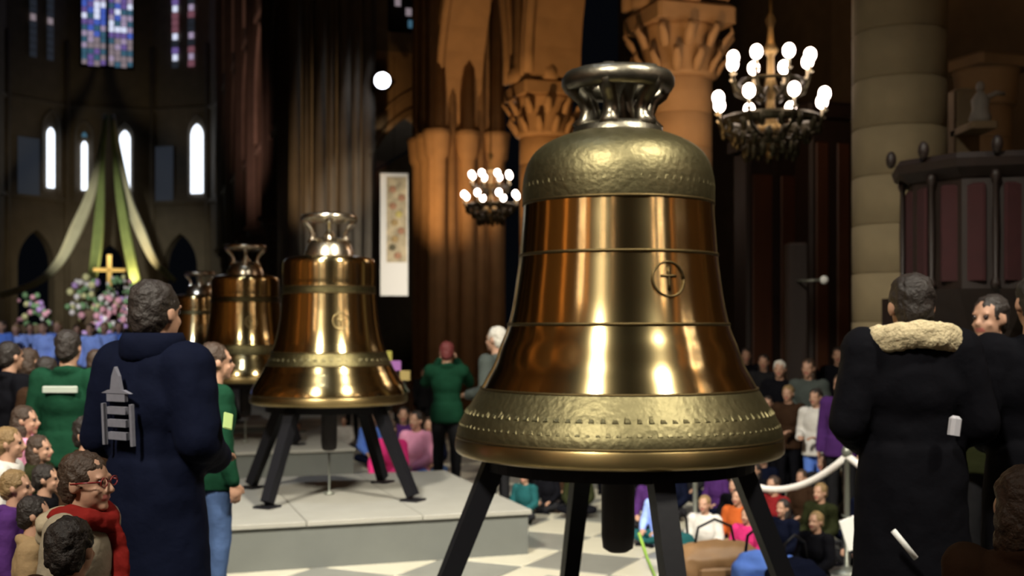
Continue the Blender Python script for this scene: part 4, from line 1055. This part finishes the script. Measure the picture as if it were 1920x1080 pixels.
for i in range(9):
    crowd.append((ST, 'short' if i % 2 else 'long', 4 + i * 26 + (10 if i > 4 else 0), 600 + (i * 7) % 9, 19.5 + (i % 3) * .8, .7, (-20, 0, 25)[i % 3], 'lightblue' if i % 4 else 'blue', ('brown', 'blond', 'dark')[i % 3], 'navy',
      ['light blue robe at the far left end of the choir row', 'light blue robe second in the choir row', 'light blue robe third in choir row, fair hair', 'light blue robe fourth in the choir row', 'deeper blue robe mid choir row', 'light blue robe right of the row middle', 'light blue robe left of the altar cross line', 'light blue robe below the altar cross', 'deeper blue robe beside the man in navy'][i]))
for (ps, hr, px, yt, D, base, fc, coat, hc_, legs, place) in crowd:
    T = tmpl(ps, hr)
    if ps == 'floor':
        # sitting children are smaller; the height follows from the picture
        pass
    lab = 'person in ' + place
    person(T, px, yt, D, base, fc, coat, hc_, lab, legs, 'spectators around the bells' if 'robe' not in place else 'blue robed row before the altar')
st_ = G().bev((-14.2, 18.6, 0), (-6.9, 23, .7), .02).obj('floor_step', M['deck_face']); struct(st_)

# ---------------------------------------------------------------- rope barrier, sign, bags
def post(x, y, label, sign=False):
    o = thing('barrier_post', label, 'barrier post', (x, y, 0), 0, 'rope barrier posts beside the biggest bell')
    G().lathe([(.16, 0), (.16, .015), (.05, .04), (.024, .06), (.024, .95), (.04, .96), (.045, 1.0), (.03, 1.04), (0, 1.05)], 14, caps=False).obj('pole', M['post'], o, True)
    return o
p1 = Vector((2.77, 9.7, .96)); p2 = Vector((1.71, 10.95, .96)); p3 = Vector((3.95, 8.3, .96)); p0 = Vector((.5, 12.4, .96))
post(p1.x, p1.y, 'grey rope post carrying a white sign, left of the black coated man')
post(p2.x, p2.y, 'grey rope post seen through the biggest bell stand')
post(p3.x + .3, p3.y - .4, 'grey rope post hidden behind the black coated man')
def rope(a, b, sag, label, r=.03):
    pts = [a.lerp(b, k / 16) - Vector((0, 0, sag * (1 - (2 * k / 16 - 1) ** 2))) for k in range(17)]
    o = G().tube(pts, r, 8).obj('barrier_rope', M['rope'], None, True); return tag(o, label, 'rope', 'barrier ropes')
rope(p1, p2, .36, 'white sagging rope just right of the biggest bell rim')
rope(p1, Vector((p3.x + .3, p3.y - .4, .96)), .34, 'white rope running behind the black coated man')
o = thing('paper_sign', 'white tilted paper sign fixed to the rope post', 'sign', W(1601, 998, 9.55))
G().bev((-.095, -.006, -.13), (.095, .006, .13), .003).obj('sheet', M['paper'], o)
G().tube([(0, .01, .12), (-.02, .08, .14)], .008, 6).obj('clip', M['post'], o)
o.rotation_euler = (0, -.32, .2)
def bag(px, py, D, sz, mk, label, rz=0):
    c = W(px, py, D); o = thing('bag', label, 'bag', (c.x, c.y, 0), rz, 'bags on the floor by the rope')
    g = G(); g.bev((-sz[0], -sz[1], 0), (sz[0], sz[1], sz[2]), .05); g.ball((0, 0, sz[2]), (sz[0] * .9, sz[1] * .85, .06), 12, 7)
    link('bag_body', baked(g, 'bag_body', .02, 4, .02, 4, 5), mk if not isinstance(mk, str) else M[mk], o)
    G().tube([(-sz[0] * .5, 0, sz[2]), (-sz[0] * .4, 0, sz[2] + .16), (0, 0, sz[2] + .22), (sz[0] * .4, 0, sz[2] + .16), (sz[0] * .5, 0, sz[2])], .012, 6).obj('handle', M['black_steel'], o, True)
    G().bev((-sz[0] * .6, -sz[1] - .025, .08), (sz[0] * .6, -sz[1] + .01, sz[2] * .6), .02).obj('pocket', mk if not isinstance(mk, str) else M[mk], o)
    return o
bag(1340, 1060, 9.2, (.34, .18, .30), 'bag', 'tan leather bag at the foot of the orange coat', .2)
bag(1420, 1072, 8.8, (.18, .14, .30), cloth('cloth_blue', DK['blue']), 'bright blue bag at the bottom beside the stand leg', -.3)
bag(1275, 1010, 9.7, (.16, .12, .28), cloth('cloth_teal', DK['teal']), 'teal bag between the stand leg and the rope post', .5)
bag(1490, 1060, 8.4, (.2, .15, .32), cloth('cloth_navy', DK['navy']), 'navy bag under the rope', .3)
c = W(1198, 1000, 8.4)
o = G().tube([(c.x, c.y, W(0, 1000, 8.4).z), (c.x + .04, c.y - .2, .40), (c.x + .12, c.y - .4, .2), (c.x + .14, c.y - .5, .02)], .012, 6).obj('green_cable', mat('green_cable', (.25, .42, .06), .5), None, True)
tag(o, 'thin yellow green cable trailing down beside the near stand leg', 'cable')
# bunch of ribbons in the crowd left of the steward
o = thing('paper_streamer', 'tilted yellow and purple paper streamer above the pink coat', 'streamer', W(738, 692, 15.5))
for i, (nm, col) in enumerate((('yellow_paper', (.6, .55, .12)), ('violet_paper', (.5, .2, .6)), ('ochre_paper', (.55, .42, .15)))):
    G().bev((-.16 + i * .12, -.01, .11 - i * .13), (-.02 + i * .12, .01, .24 - i * .13), .01).obj('panel', mat(nm, col, .7), o)
G().tube([(.2, .02, -.3), (-.14, .02, .2)], .01, 6).obj('stick', M['post'], o)

bpy.data.scenes.remove(BS)
